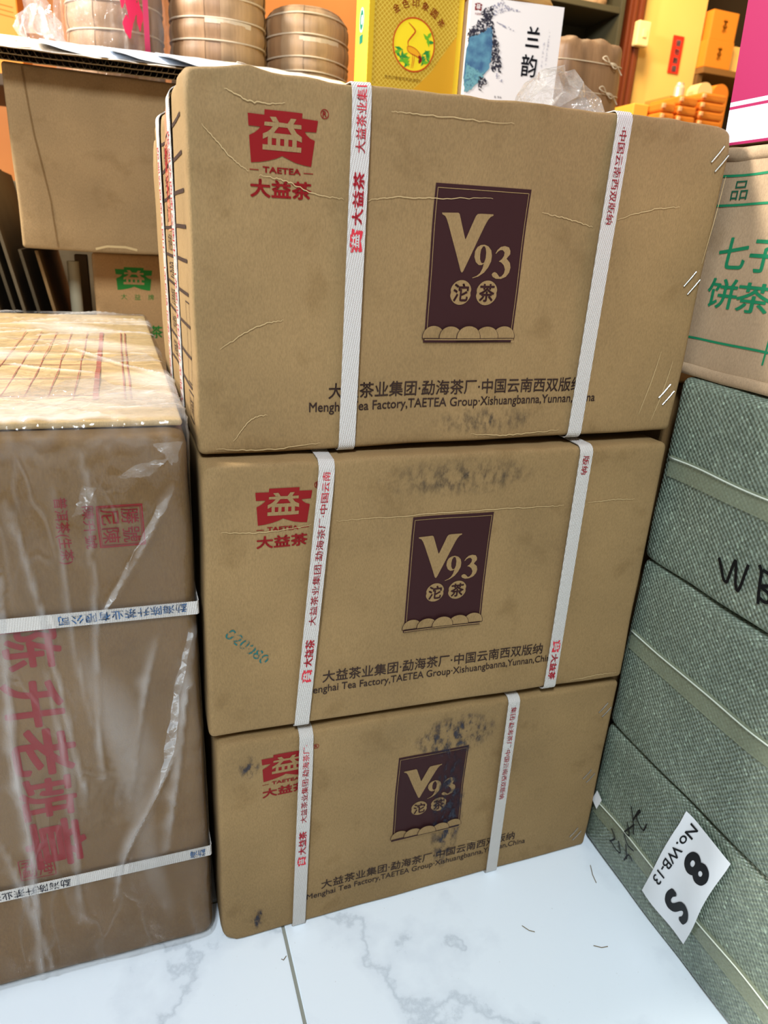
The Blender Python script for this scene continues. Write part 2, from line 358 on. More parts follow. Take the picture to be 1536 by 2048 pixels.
class Hex:
    """corner order: (x,y,z) in {0,1}^3 ; y=0 is the front"""
    def __init__(s, dims, C, sink=0.0, amp=0.0008, seed=0, side=0.0, edge=0.0, top=0.0):
        s.d = Vector(dims); s.C = [Vector(c) for c in C]; s.sink = sink; s.amp = amp; s.seed = Vector((seed * 3.1, seed * 1.7, seed)); s.side = side; s.edge = edge; s.top = top; s.dents = []
    def pt(s, p, lump=True):
        p = Vector(p); u, w, v = p.x / s.d.x, p.y / s.d.y, p.z / s.d.z
        cl = lambda t: min(max(t, 0), 1)
        b = math.sin(math.pi * cl(u)) ** 0.6 * math.sin(math.pi * cl(v)) ** 0.6
        q = p.copy(); q.y += s.sink * b * (1 - 2 * cl(w))
        q.x += s.side * math.sin(math.pi * cl(w)) ** .6 * math.sin(math.pi * cl(v)) ** .6 * (1 - 2 * cl(u))
        q.z += s.top * math.sin(math.pi * cl(w)) * math.sin(math.pi * cl(u)) * (2 * cl(v) - 1)
        if lump:
            n = noise.noise_vector(p * 14 + s.seed) * s.amp
            e = max(0, 1 - (s.d.z - p.z) / 0.035) if p.z < s.d.z + .01 else 1
            n += noise.noise_vector(p * 38 + s.seed) * s.edge * e
            q += n
            for c, rad, vec in s.dents:
                w_ = math.exp(-((p - Vector(c)).length / rad) ** 2); q += Vector(vec) * w_ * (1 + .5 * noise.noise(p * 90))
        u, w, v = q.x / s.d.x, q.y / s.d.y, q.z / s.d.z
        r = Vector((0, 0, 0))
        for i in (0, 1):
            for j in (0, 1):
                for k in (0, 1):
                    r += s.C[i * 4 + j * 2 + k] * ((u if i else 1 - u) * (w if j else 1 - w) * (v if k else 1 - v))
        return r
    def front(s, u, v, off=0.0): return s.pt((u, -off, v))
    def left(s, y, z, off=0.0): return s.pt((-off, y, z))
    def topf(s, x, y, off=0.0): return s.pt((x, y, s.d.z + off))
def corners(FBL, FBR, FTL, FTR, BBL, BBR, BTL, BTR): return [FBL, FTL, BBL, BTL, FBR, FTR, BBR, BTR]
def rect_corners(x0, x1, y0, y1, z0, z1): return corners((x0, y0, z0), (x1, y0, z0), (x0, y0, z1), (x1, y0, z1), (x0, y1, z0), (x1, y1, z0), (x0, y1, z1), (x1, y1, z1))
def soft_body(name, hx, r, step, mat, parent, base, faces='xXyYzZ'):
    V, F, N = rounded_box(tuple(hx.d), r, step, faces)
    return obj(name, [hx.pt(v) for v in V], F, mat, parent, base, smooth=True)
# ---------------------------------------------------------------- setting
fl = struct(obj('floor', *boxgeo(-2.6, 3.4, -1.8, 3.5, -0.03, -0.0035), GROUT))
tile_bm = bmesh.new(); tv, tf = boxgeo(0, 0.596, 0, 0.596, -0.010, 0)
vs = [tile_bm.verts.new(v) for v in tv]
for f in tf: tile_bm.faces.new([vs[i] for i in f])
bmesh.ops.recalc_face_normals(tile_bm, faces=tile_bm.faces)
bmesh.ops.bevel(tile_bm, geom=[e for e in tile_bm.edges if all(v.co.z > -0.001 for v in e.verts)], offset=0.0012, segments=2, affect='EDGES')
tile_me = bpy.data.meshes.new('tile'); tile_bm.to_mesh(tile_me); tile_bm.free(); tile_me.materials.append(MARBLE)
for i in range(-4, 5):
    for j in range(-3, 5):
        o = bpy.data.objects.new('tile', tile_me); COL.objects.link(o); o.parent = fl; o.location = (0.1240 + 0.6 * i, 0.642 + 0.6 * j, 0)
WALLM = NT('warm_painted_wall'); WALLM.set(Base_Color=WALLM.ramp(WALLM.noise(2.5, 3), [(0.3, rgb(240, 196, 104)), (0.7, rgb(246, 206, 118))]), Roughness=0.6)
WALLO = NT('orange_painted_wall'); WALLO.set(Base_Color=WALLO.ramp(WALLO.noise(2.5, 3), [(0.3, rgb(196, 116, 44)), (0.7, rgb(206, 126, 52))]), Roughness=0.6)
struct(obj('wall_back', *boxgeo(-2.6, 3.4, 3.3, 3.4, 0, 2.7), WALLO.m))
struct(obj('wall_middle', *boxgeo(2.045, 2.452, 2.95, 3.3, 0, 2.7), WALLM.m))
struct(obj('wall_right', *boxgeo(3.3, 3.4, -1.8, 3.3, 0, 2.7), WALLM.m))
DARKRED = plain('red_brown_wood', rgb(112, 52, 26), 0.4)
t1 = bevelled('trim_1', (2.030, 2.110, 2.905, 2.949, 0, 2.7), DARKRED, bev=0.006); struct(t1)
for a, b in ((2.045, 2.062), (2.075, 2.097)): bevelled('moulding', (a, b, 2.895, 2.907, 0, 2.7), DARKRED, t1, bev=0.004)
# ---------------------------------------------------------------- the three strapped tea cartons
PV = [(0.2139, 0.2032), (0.2289, 0.2037), (0.2301, 0.2029), (0.231, 0.2009), (0.2372, 0.1841), (0.2379, 0.1826), (0.2386, 0.1838), (0.2457, 0.2018), (0.2473, 0.2035), (0.2502, 0.2039), (0.2624, 0.204), (0.2624, 0.2028), (0.2599, 0.2017), (0.2578, 0.1992), (0.2553, 0.1944), (0.2387, 0.1563), (0.2375, 0.155), (0.2362, 0.1562), (0.2212, 0.1931), (0.2188, 0.1982), (0.217, 0.2007), (0.2142, 0.2019)]
P9 = [(0.2481, 0.1509), (0.2523, 0.1525), (0.2553, 0.1548), (0.2574, 0.1588), (0.2582, 0.163), (0.2561, 0.1618), (0.2533, 0.1617), (0.2502, 0.164), (0.2482, 0.1684), (0.2483, 0.1732), (0.2503, 0.1767), (0.2536, 0.1785), (0.2572, 0.1788), (0.261, 0.1775), (0.2642, 0.1743), (0.2654, 0.1699), (0.2652, 0.165), (0.2628, 0.1597), (0.2593, 0.1554), (0.254, 0.152), (0.2489, 0.1506)]
H9 = [(0.2558, 0.1775), (0.2541, 0.1748), (0.2536, 0.1707), (0.254, 0.1666), (0.2554, 0.1639), (0.2567, 0.1632), (0.2584, 0.1639), (0.2594, 0.1675), (0.2594, 0.1723), (0.2585, 0.1757), (0.2574, 0.1774)]
P3 = [(0.2688, 0.1717), (0.2704, 0.1749), (0.2735, 0.1775), (0.2774, 0.1784), (0.2817, 0.1774), (0.2835, 0.1745), (0.2837, 0.1717), (0.2805, 0.1678), (0.2843, 0.1644), (0.2855, 0.1603), (0.2846, 0.156), (0.2818, 0.1524), (0.2771, 0.1504), (0.2721, 0.1504), (0.2687, 0.1519), (0.2673, 0.1539), (0.2682, 0.1555), (0.2702, 0.1561), (0.2723, 0.1552), (0.2752, 0.1521), (0.2772, 0.1525), (0.2794, 0.1551), (0.28, 0.1586), (0.2784, 0.1621), (0.2756, 0.1644), (0.2729, 0.1652), (0.2757, 0.1672), (0.2776, 0.1701), (0.2778, 0.1729), (0.2759, 0.1748), (0.2734, 0.1749), (0.2712, 0.1736), (0.2694, 0.1716)]
LOGO = [(0.0468, 0.2627), (0.0592, 0.2626), (0.0594, 0.2662), (0.0881, 0.2662), (0.0878, 0.2628), (0.1003, 0.2626), (0.0993, 0.2546), (0.0901, 0.2543), (0.0917, 0.2522), (0.0945, 0.2501), (0.0984, 0.2488), (0.0961, 0.2305), (0.0908, 0.231), (0.0833, 0.2324), (0.0774, 0.2346), (0.0729, 0.2363), (0.0686, 0.2343), (0.0627, 0.2325), (0.0555, 0.231), (0.049, 0.2303), (0.0479, 0.2484), (0.0518, 0.2503), (0.0547, 0.2526), (0.0565, 0.2546), (0.0474, 0.2547)]
STROKES = [[(0.0633, 0.2617), (0.068, 0.2619), (0.0704, 0.2584), (0.0656, 0.2586)], [(0.0794, 0.2618), (0.0835, 0.2618), (0.0811, 0.2579), (0.0767, 0.2581)], [(0.0594, 0.2581), (0.0656, 0.2583), (0.0704, 0.2585), (0.0767, 0.2583), (0.0816, 0.2582), (0.0874, 0.2583), (0.0875, 0.2555), (0.0592, 0.2556)], [(0.0659, 0.2558), (0.0704, 0.256), (0.0661, 0.2509), (0.0623, 0.2487), (0.0582, 0.2466), (0.0582, 0.2502), (0.0613, 0.2516), (0.0637, 0.2533)], [(0.0767, 0.2556), (0.0816, 0.2556), (0.0841, 0.2524), (0.088, 0.2503), (0.0881, 0.2467), (0.0841, 0.2478), (0.0802, 0.2509)], [(0.0623, 0.2497), (0.0661, 0.2512), (0.0804, 0.2512), (0.0846, 0.2494), (0.0846, 0.2477), (0.062, 0.2478)], [(0.0619, 0.248), (0.0649, 0.248), (0.0649, 0.2429), (0.0619, 0.2428)], [(0.0683, 0.2481), (0.0714, 0.2482), (0.0712, 0.2428), (0.0682, 0.2427)], [(0.0744, 0.2481), (0.0777, 0.2481), (0.0776, 0.2429), (0.0744, 0.2429)], [(0.0807, 0.2481), (0.0841, 0.248), (0.0841, 0.2426), (0.0807, 0.2427)], [(0.058, 0.2431), (0.0879, 0.2431), (0.0877, 0.2397), (0.0579, 0.2396)]]
def logo_at(mp, parent, base, mat, ground, rect=None, off=0.0005, name='printed_logo'):
    if rect:
        u0, v0, u1, v1 = rect
        tr = lambda p: (u0 + (u1 - u0) * (p[0] - 0.0468) / 0.0535, v0 + (v1 - v0) * (p[1] - 0.2303) / 0.0359)
    else: tr = lambda p: p
    a = decal(name, poly_geo([[tr(p) for p in LOGO]]), mp, mat, parent, base, off)
    decal('logo_character', join([poly_geo([[tr(p) for p in s]]) for s in STROKES]), mp, ground, parent, base, off + 0.0003)
    return a
def strap_path(hx, ut, ub, v_lo=0.0, gap=0.0016, r=0.006, back=0.9):
    """points (u, y, z) of a band over the top, down the front and round the lower edge"""
    sy, sz = hx.d.y, hx.d.z; P = []
    for i in range(8): P.append((ut, sy * back + (r - sy * back) * i / 7, sz + gap))
    for i in range(1, 7):
        a = math.pi / 2 * i / 6; P.append((ut, r - (r + gap) * math.sin(a), sz - r + (r + gap) * math.cos(a)))
    for i in range(1, 30):
        t = i / 30; P.append((ut + (ub - ut) * t, -gap, (sz - r) + (r - (sz - r)) * t))
    for i in range(0, 6):
        a = math.pi / 2 * i / 6; P.append((ub, r - (r + gap) * math.cos(a), r - (r + gap) * math.sin(a)))
    P.append((ub, 0.03, -gap))
    return P
def flatpt(hx, p):
    s = hx.sink; e = hx.edge; a = hx.amp; hx.sink = 0; hx.edge = 0; hx.amp = 0; tp = hx.top; sd = hx.side; hx.top = 0; hx.side = 0
    r = hx.pt(p); hx.sink = s; hx.edge = e; hx.amp = a; hx.top = tp; hx.side = sd; return r
def make_strap(name, hx, P, w, parent, base, mat, th=0.0008):
    V = []; F = []
    n = len(P)
    for i, p in enumerate(P):
        a = P[max(i - 1, 0)]; b = P[min(i + 1, n - 1)]
        dy, dz = b[1] - a[1], b[2] - a[2]; L = math.hypot(dy, dz) or 1; ny, nz = dz / L, -dy / L
        if ny * (p[1] - .05) + nz * (p[2] - hx.d.z / 2) < 0: ny, nz = -ny, -nz
        for (du, k) in ((-w / 2, 0), (w / 2, 0), (w / 2, 1), (-w / 2, 1)):
            V.append(flatpt(hx, (p[0] + du, p[1] + ny * th * k, p[2] + nz * th * k)))
    for i in range(n - 1):
        for k in range(4): F.append((4 * i + k, 4 * i + (k + 1) % 4, 4 * i + 4 + (k + 1) % 4, 4 * i + 4 + k))
    F += [(0, 3, 2, 1), (4 * n - 4, 4 * n - 3, 4 * n - 2, 4 * n - 1)]
    return obj(name, V, F, mat, parent, base)
CN = '大益茶业集团·勐海茶厂·中国云南西双版纳'
EN = 'Menghai Tea Factory,TAETEA Group·Xishuangbanna,Yunnan,China'
def tea_carton(label, hx, s1, s2, s1txt, s2txt, staples, seed, redink=RED, panelink=MAROON):
    base = hx.pt((hx.d.x / 2, hx.d.y / 2, 0), False)
    T = thing('tea_carton', label, 'carton', base, 'strapped tea cartons in the middle stack')
    body = soft_body('body', hx, 0.006, 0.0085, KRAFT, T, base); f = hx.front
    # logo block
    logo_at(f, T, base, redink, KRAFT)
    decal('printed_text', place(text_geo('TAETEA', 0.03), (0.0578, 0.2240, 0.0879, 0.2283)), f, redink, T, base)
    for q in ((0.0477, 0.0547), (0.0902, 0.098)): decal('printed_dash', rectgeo(q[0], 0.2253, q[1], 0.2259), f, redink, T, base)
    decal('printed_text', place(text_geo('大益茶', 0.03), (0.0476, 0.2065, 0.0971, 0.2195)), f, redink, T, base)
    decal('registered_mark', join([poly_geo([disc(0.1054, 0.2679, .0034, .0034), disc(0.1054, 0.2679, .0028, .0028)]), place(text_geo('R', 0.02), (.1038, .266, .107, .2698))]), f, redink, T, base)
    # panel with V93
    pn = decal('printed_panel', rectgeo(0.2057, 0.0965, 0.2965, 0.2256, 14, 18), f, panelink, T, base, 0.0004)
    o = 0.0008
    def sub(nm, g, m=KRAFT, k=0): decal(nm, g, f, m, pn, base, o + k).location = pn.location * -1
    sub('panel_line', frame(0.2076, 0.0985, 0.2947, 0.2225, 0.0006))
    sub('letter_v', poly_geo([PV])); sub('digit_nine', poly_geo([P9, H9])); sub('digit_three', poly_geo([P3]))
    for cx, ch in ((0.2385, '沱'), (0.2645, '茶')):
        ring = [(cx + (0.0106 - 0.0009 * math.exp(-(math.sin(a) / 0.16) ** 2)) * math.cos(a), 0.1382 + 0.0106 * math.sin(a)) for a in [2 * math.pi * i / 48 for i in range(48)]]
        sub('seal_disc', poly_geo([ring])); sub('seal_character', place(text_geo(ch, 0.022), (cx - 0.0076, 0.1305, cx + 0.0076, 0.146)), panelink, 0.0004)
    domes = [(0.2145, .0117, .0115), (0.2865, .0117, .0115), (0.2318, .0122, .0113), (0.2688, .0122, .0113), (0.2500, .0126, .0118)]
    for i, (cx, rx, ry) in enumerate(domes):
        for m, q, kk in ((panelink, 1.0, .0004 + .0005 * i), (KRAFT, 0.94, .00065 + .0005 * i)):
            sub('tea_dome', poly_geo([[(cx + rx * q * math.cos(a), 0.0975 + (0.0006 if q < 1 else 0) + ry * q * math.sin(a) ** 0.85) for a in [math.pi * j / 20 for j in range(21)]]]), m, kk)
    sub('panel_base', rectgeo(0.2045, 0.0940, 0.2955, 0.0965, 8), panelink); sub('panel_base_line', rectgeo(0.2045, 0.0966, 0.2955, 0.0976, 8), KRAFT, .003)
    # two lines of text
    decal('printed_text', place(text_geo(CN, 0.012), (0.1168, 0.0460, 0.3815, 0.0600)), f, BROWN, T, base)
    decal('printed_text', place(text_geo(EN, 0.012), (0.0990, 0.0322, 0.3985, 0.0435)), f, BROWN, T, base)
    # straps
    for (ut, ub), txts in ((s1, s1txt), (s2, s2txt)):
        P = strap_path(hx, ut, ub); st = make_strap('strap', hx, P, 0.0155, T, base, STRAP)
        r = 0.006; sz = hx.d.z
        def mp(u, v, off): # u across strap, v height on carton
            t = (sz - r - v) / (sz - 2 * r); yy = -0.0016 - 0.0010 - off
            if v > sz - r:
                a = min((v - (sz - r)) / r, 1.3); yy = r - (r + .0026 + off) * math.cos(a); vv = sz - r + (r + .0026 + off) * math.sin(a)
                return flatpt(hx, (ut + u, yy, vv))
            return flatpt(hx, (ut + (ub - ut) * t + u, yy, v))
        for s, v0, v1, rot, w, b in txts:
            if s == '益logo':
                tr = lambda p: (-(p[1] - 0.2483) / 0.0359 * w, v0 + (v1 - v0) * (p[0] - 0.0468) / 0.0535) if rot == 90 else ((p[1] - 0.2483) / 0.0359 * w, v1 - (v1 - v0) * (p[0] - 0.0468) / 0.0535)
                g = poly_geo([[tr(p) for p in LOGO]]); x = decal('strap_print', g, mp, REDS, st, base, 0.0003); x.location = -st.location
                x = decal('strap_print', join([poly_geo([[tr(p) for p in q]]) for q in STROKES]), mp, STRAP, st, base, 0.0005); x.location = -st.location
            else:
                x = decal('strap_print', place(text_geo(s, b), (-w / 2, v0, w / 2, v1), rot), mp, REDS, st, base, 0.0003); x.location = -st.location
    # staples along the right edge
    for (u, v) in staples:
        for k in range(2):
            a = (u - 0.0075 + k * 0.0062, v - 0.004 - k * 0.0075); b = (a[0] + 0.0105, a[1] + 0.0140)
            m = [a[0] * .5 + b[0] * .5, a[1] * .5 + b[1] * .5]
            pts = [f(a[0], a[1], -0.001), f(a[0], a[1], 0.0010), f(*m, 0.0013), f(b[0], b[1], 0.0010), f(b[0], b[1], -0.001)]
            obj('staple', *tube(pts, 0.0007, 6), STEEL, T, base)
    return T, hx, base
SX, SY, SZ = 0.5, 0.37, 0.2909
hA = Hex((SX, SY, SZ), corners((.0486, .603, .5830), (.5488, .5897, .5945), (.0486, .603, .8825), (.5510, .5897, .8885), (.040, .972, .585), (.553, .962, .592), (.0372, .972, .876), (.553, .962, .884)), sink=0.0085, amp=0.0012, seed=1, edge=0.0016)
hB = Hex((SX, SY, SZ), corners((.0458, .583, .2930), (.5440, .5793, .2830), (.0484, .583, .5805), (.5405, .5794, .5835), (.046, .953, .288), (.546, .95, .284), (.050, .953, .580), (.546, .95, .584)), sink=0.0085, amp=0.0012, seed=2, edge=0.0010)
hC = Hex((SX, SY, SZ), corners((.0515, .578, .0015), (.5475, .583, .0015), (.0512, .578, .2868), (.5480, .584, .2725), (.052, .949, .0015), (.550, .953, .0015), (.052, .949, .284), (.550, .953, .276)), sink=0.0070, amp=0.0012, seed=3, edge=0.0010)
hA.dents = [((.0, .0, SZ), .012, (.003, .003, -.004)), ((.02, 0, SZ - .012), .010, (0, .005, -.001)), ((.045, 0, SZ - .002), .012, (0, .002, .004)), ((.07, 0, SZ - .014), .014, (0, .002, 0)), ((.5, 0, SZ), .010, (-.002, .002, -.002)), ((0, .2, SZ), .03, (.003, 0, -.006)), ((0, .34, SZ), .03, (.006, 0, -.02)), ((.13, 0, SZ), .02, (0, .002, -.002))]
hB.dents = [((.0, .0, SZ), .014, (.004, .006, -.005)), ((.12, 0, SZ), .02, (0, .003, -.004))]
hC.dents = [((.0, .0, SZ), .012, (.004, .004, -.005)), ((.10, 0, SZ), .03, (0, .003, -.004)), ((0, 0, 0), .012, (.004, .004, .002))]
TA, _, bA = tea_carton('top carton of the strapped tea stack, staples down its right edge and dented corner', hA, (.1345, .1335), (.3755, .3770),
    [('益logo', .1685, .1865, 90, .011, 0), ('大益茶', .1890, .2285, 90, .0098, 0.03), ('大益茶业集团', .2420, .2960, 90, .0084, .008)],
    [('·中国云南西双版纳', .2010, .2800, -90, .0078, .005)],
    [(.4875, .2640), (.4870, .1525), (.4840, .0405)], 1)
TB, _, bB = tea_carton('middle carton of the strapped tea stack with a teal stamped number', hB, (.1130, .0945), (.3935, .3950),
    [('益logo', .0545, .0700, 90, .0105, 0), ('大益茶', .0730, .1050, 90, .0095, .03), ('大益茶业集团·勐海茶厂·中国云南', .1210, .2830, 90, .0075, .005)],
    [('版纳', .2630, .2830, -90, .0078, .005), ('益logo', .0500, .0660, -90, .0105, 0), ('大益茶', .0130, .0480, -90, .0095, .03)],
    [], 2)
TC_, _, bC = tea_carton('bottom carton of the strapped tea stack with a blue-black smudge, standing on the floor', hC, (.0945, .0890), (.3465, .3500),
    [('益logo', .1000, .1140, 90, .0100, 0), ('大益茶', .1170, .1520, 90, .0090, .03), ('大益茶业集团·勐海茶厂·', .1650, .2760, 90, .0072, .005)],
    [('集团·勐海茶厂·中国云南西双版纳', .1330, .2800, -90, .0075, .005)],
    [(.4850, .2480), (.4820, .1340), (.4780, .0300)], 3)
decal('stamped_number', (lambda g: ([(0.0205 + x * .0545 * math.cos(-.80) - (y - .5) * .0115 * math.sin(-.80), .1215 + x * .0545 * math.sin(-.80) + (y - .5) * .0115 * math.cos(-.80)) for x, y in g[0]], g[1]))(text_geo('020080', -.012)), hB.front, TEAL, TB, bB)
for hx, T, b, (u0, v0, u1, v1), m in ((hC, TC_, bC, (.222, .215, .330, .280), SMB), (hC, TC_, bC, (.255, .03, .300, .225), SMB), (hC, TC_, bC, (.03, .012, .05, .045), SMB), (hC, TC_, bC, (.022, .24, .045, .272), SMB), (hA, TA, bA, (.215, .006, .345, .034), SMK), (hB, TB, bB, (.16, .245, .34, .287), SMK)):
    decal('smudge', rectgeo(u0, v0, u1, v1, 8, 8), hx.front, m, T, b, 0.0016 if m is SMB else .0007, uv=True)
# worn creases where the printed liner has cracked
def crease(T, hx, b, pts, w=0.0011, seed=0):
    P = smooth_line([(x, y, 0) for x, y in pts], 14)
    rnd = random.Random(seed); q = [(p.x, p.y + rnd.uniform(-.0006, .0006)) for p in P]
    decal('crease', ribbon(q, w, True), hx.front, CREAM, T, b, 0.0009)
for i, (T, hx, b, pts) in enumerate([
    (TA, hA, bA, [(.012, .252), (.022, .243), (.034, .232), (.047, .224)]), (TA, hA, bA, [(.055, .222), (.075, .2195), (.098, .212), (.125, .2085)]),
    (TA, hA, bA, [(.144, .2085), (.17, .2125), (.21, .214), (.26, .2165)]), (TA, hA, bA, [(.31, .208), (.34, .203), (.365, .198)]), (TA, hA, bA, [(.39, .206), (.425, .216), (.455, .2205)]),
    (TA, hA, bA, [(.02, .09), (.05, .108), (.075, .114)]), (TA, hA, bA, [(.03, .012), (.045, .03), (.06, .034)]), (TA, hA, bA, [(.16, .274), (.20, .2735), (.27, .274)]),
    (TA, hA, bA, [(.455, .02), (.462, .05), (.468, .085)]), (TA, hA, bA, [(.472, .012), (.479, .04), (.484, .075)]), (TA, hA, bA, [(.494, .17), (.497, .21), (.499, .25)]),
    (TA, hA, bA, [(.03, .277), (.05, .270), (.075, .272)]), (TA, hA, bA, [(.26, .008), (.30, .005), (.36, .007)]), (TA, hA, bA, [(.015, .006), (.06, .004), (.11, .007)]),
    (TB, hB, bB, [(.015, .2265), (.05, .2235), (.10, .2275)]), (TB, hB, bB, [(.125, .2285), (.2, .2280), (.28, .2285), (.36, .2275), (.38, .228)]), (TB, hB, bB, [(.41, .229), (.44, .230), (.47, .2295)]),
    (TB, hB, bB, [(.425, .006), (.46, .009), (.49, .0085)]), (TC_, hC, bC, [(.31, .065), (.325, .058)])]):
    crease(T, hx, b, pts, 0.0007, i)
# table printed on the left end of the top carton and the two cross straps there
lf = lambda y, z, off=0.0005: hA.left(y, z, off)
for i in range(9):
    z = 0.262 - i * 0.0262
    decal('printed_rule', rectgeo(0.030, z - .0015, 0.250, z + .0015, 12), lf, BROWN, TA, bA)
for y in (0.105, 0.150, 0.205): decal('printed_rule', rectgeo(y - .0007, 0.05, y + .0007, 0.262, 1, 10), lf, BROWN, TA, bA)
rows = ['茶号', '生产', '批次', '规格', '毛重', '净重', '体积', '箱数']
for i, s in enumerate(rows):
    z = 0.2405 - i * 0.0262
    for (y0, y1) in ((0.112, 0.146), (0.16, 0.198)):
        g = place(text_geo(s, .0), (0, 0, 1, 1)); g = ([(y1 - (y1 - y0) * x, z + .016 * yy) for x, yy in g[0]], [f[::-1] for f in g[1]])
        decal('printed_text', g, lf, BROWN, TA, bA)
decal('printed_frame', frame(0.030, 0.055, 0.055, 0.125, .0012), lf, BROWN, TA, bA)
decal('printed_frame', frame(0.022, 0.022, 0.055, 0.048, .0014), lf, BROWN, TA, bA)
decal('printed_text', (lambda g: ([(0.051 - .025 * x, 0.028 + .014 * y) for x, y in g[0]], g[1]))(text_geo('防潮')), lf, BROWN, TA, bA)
decal('printed_band', rectgeo(0.155, 0.18, 0.185, 0.285, 2, 6), lf, ink('faded_red_band', rgb(206, 120, 92)), TA, bA, .0004)
decal('printed_text', (lambda g: ([(0.182 - .025 * y, 0.205 + .05 * x) for x, y in g[0]], g[1]))(text_geo('大益', .03)), lf, RED, TA, bA, .0008)
def end_strap(hx, T, b, y0):
    P = []; sx, sz = hx.d.x, hx.d.z; r = .006; g = .0016
    for i in range(8): P.append((sx * .95 + (r - sx * .95) * i / 7, sz + g + .0012))
    for i in range(1, 6):
        a = math.pi / 2 * i / 6; P.append((r - (r + g) * math.sin(a), sz - r + (r + g) * math.cos(a)))
    for i in range(21): P.append((-g, sz - r - (sz - 2 * r) * i / 20))
    V = []; F = []; n = len(P); w = .026
    for i, p in enumerate(P):
        for dy in (-w / 2, w / 2):
            V.append(flatpt(hx, (p[0], y0 + dy, p[1])))
    for i in range(n - 1): F.append((2 * i, 2 * i + 1, 2 * i + 3, 2 * i + 2))
    st = obj('strap', V, F, STRAP, T, b)
    m = st.modifiers.new('thickness', 'SOLIDIFY'); m.thickness = .0008; m.offset = 0
    g2 = text_geo(CN, .005); g2 = ([(y0 + .008 - .016 * y, 0.02 + .24 * x) for x, y in g2[0]], g2[1])
    x = decal('strap_print', g2, lambda y, z, off: flatpt(hx, (-.0021 - off, y, z)), REDS, st, b, .0003); x.location = -st.location
end_strap(hA, TA, bA, 0.148 - .03); end_strap(hA, TA, bA, 0.245)
# ---------------------------------------------------------------- film-wrapped carton on the left
LX0, LX1, LY0, LY1, LZ = -0.44, 0.039, 0.593, 1.355, 0.611
hL = Hex((LX1 - LX0, LY1 - LY0, LZ), corners((LX0, LY0, .002), (LX1 + .004, LY0, .002), (LX0, LY0, LZ), (LX1, LY0, LZ), (LX0, LY1, .002), (LX1 - .010, LY1, .002), (LX0, LY1, LZ + .003), (LX1 - .012, LY1, LZ + .003)), sink=0.003, amp=0.0015, seed=5)
bL = Vector((-0.2, 0.97, 0))
TL = thing('wrapped_carton', 'big brown carton wrapped in clear film, red characters on its front', 'carton', bL)
soft_body('body', hL, 0.016, 0.03, KRAFT3, TL, bL)
fL = lambda x, z, off=0.0005: hL.front(x - LX0, z, off)
tL = lambda x, y, off=0.0005: hL.topf(x - LX0, y - LY0, off)
# lid flap lying on the carton top, its front edge showing as a slit
V, F, N = rounded_box((LX1 - LX0 - .006, LY1 - LY0 - .012, .006), .0028, .06)
obj('lid_flap', [hL.pt((v.x + .003, v.y + .009, LZ + .0005 + v.z), False) for v in V], F, cardboard('kraft_lid_lit', rgb(176, 150, 106)), TL, bL, smooth=True)  # lid colour paled to imitate the strong light on the carton top
for x, w in ((-.0345, .005), (-.0085, .0014), (-.0030, .0014), (-.0535, .001), (-.075, .001), (-.095, .001), (-.115, .001), (-.135, .001)):
    decal('printed_rule', rectgeo(x - w / 2, .68, x + w / 2, 1.12, 1, 8), tL, FADED, TL, bL, .0075)
for y in (.70, .78, .86, .95, 1.05): decal('printed_rule', rectgeo(-.145, y - .001, -.0345, y + .001, 4), tL, FADED, TL, bL, .0075)
for ch, r in (('陈', (-.128, .391, -.080, .437)), ('升', (-.134, .328, -.084, .380)), ('老', (-.134, .272, -.080, .327)), ('班', (-.134, .219, -.084, .270)), ('章', (-.136, .154, -.080, .216))):
    decal('printed_character', place(text_geo(ch, .026), r, -90), fL, RED2, TL, bL)
decal('printed_text', place(text_geo('普洱茶(生茶)', .012), (-.0725, .494, -.0605, .555), -90), fL, RED2, TL, bL)
decal('printed_text', place(text_geo('陳升號', .012), (-.0500, .507, -.0405, .546), -90), fL, RED2, TL, bL)
decal('printed_seal', join([frame(-.039, .507, -.0015, .5455, .0014), frame(-.0372, .509, -.0035, .5437, .0006)]), fL, RED2, TL, bL)
for ch, r in (('勝', (-.0195, .5275, -.005, .542)), ('尼', (-.036, .5275, -.0215, .542)), ('號', (-.0195, .5105, -.005, .525)), ('陳', (-.036, .5105, -.0215, .525))):
    decal('seal_character', place(text_geo(ch, .008), r, -90), fL, RED2, TL, bL)
decal('printed_seal', frame(-.145, .145, -.113, .171, .001), fL, RED2, TL, bL); decal('seal_character', place(text_geo('勐海', .01), (-.143, .147, -.115, .169)), fL, RED2, TL, bL)
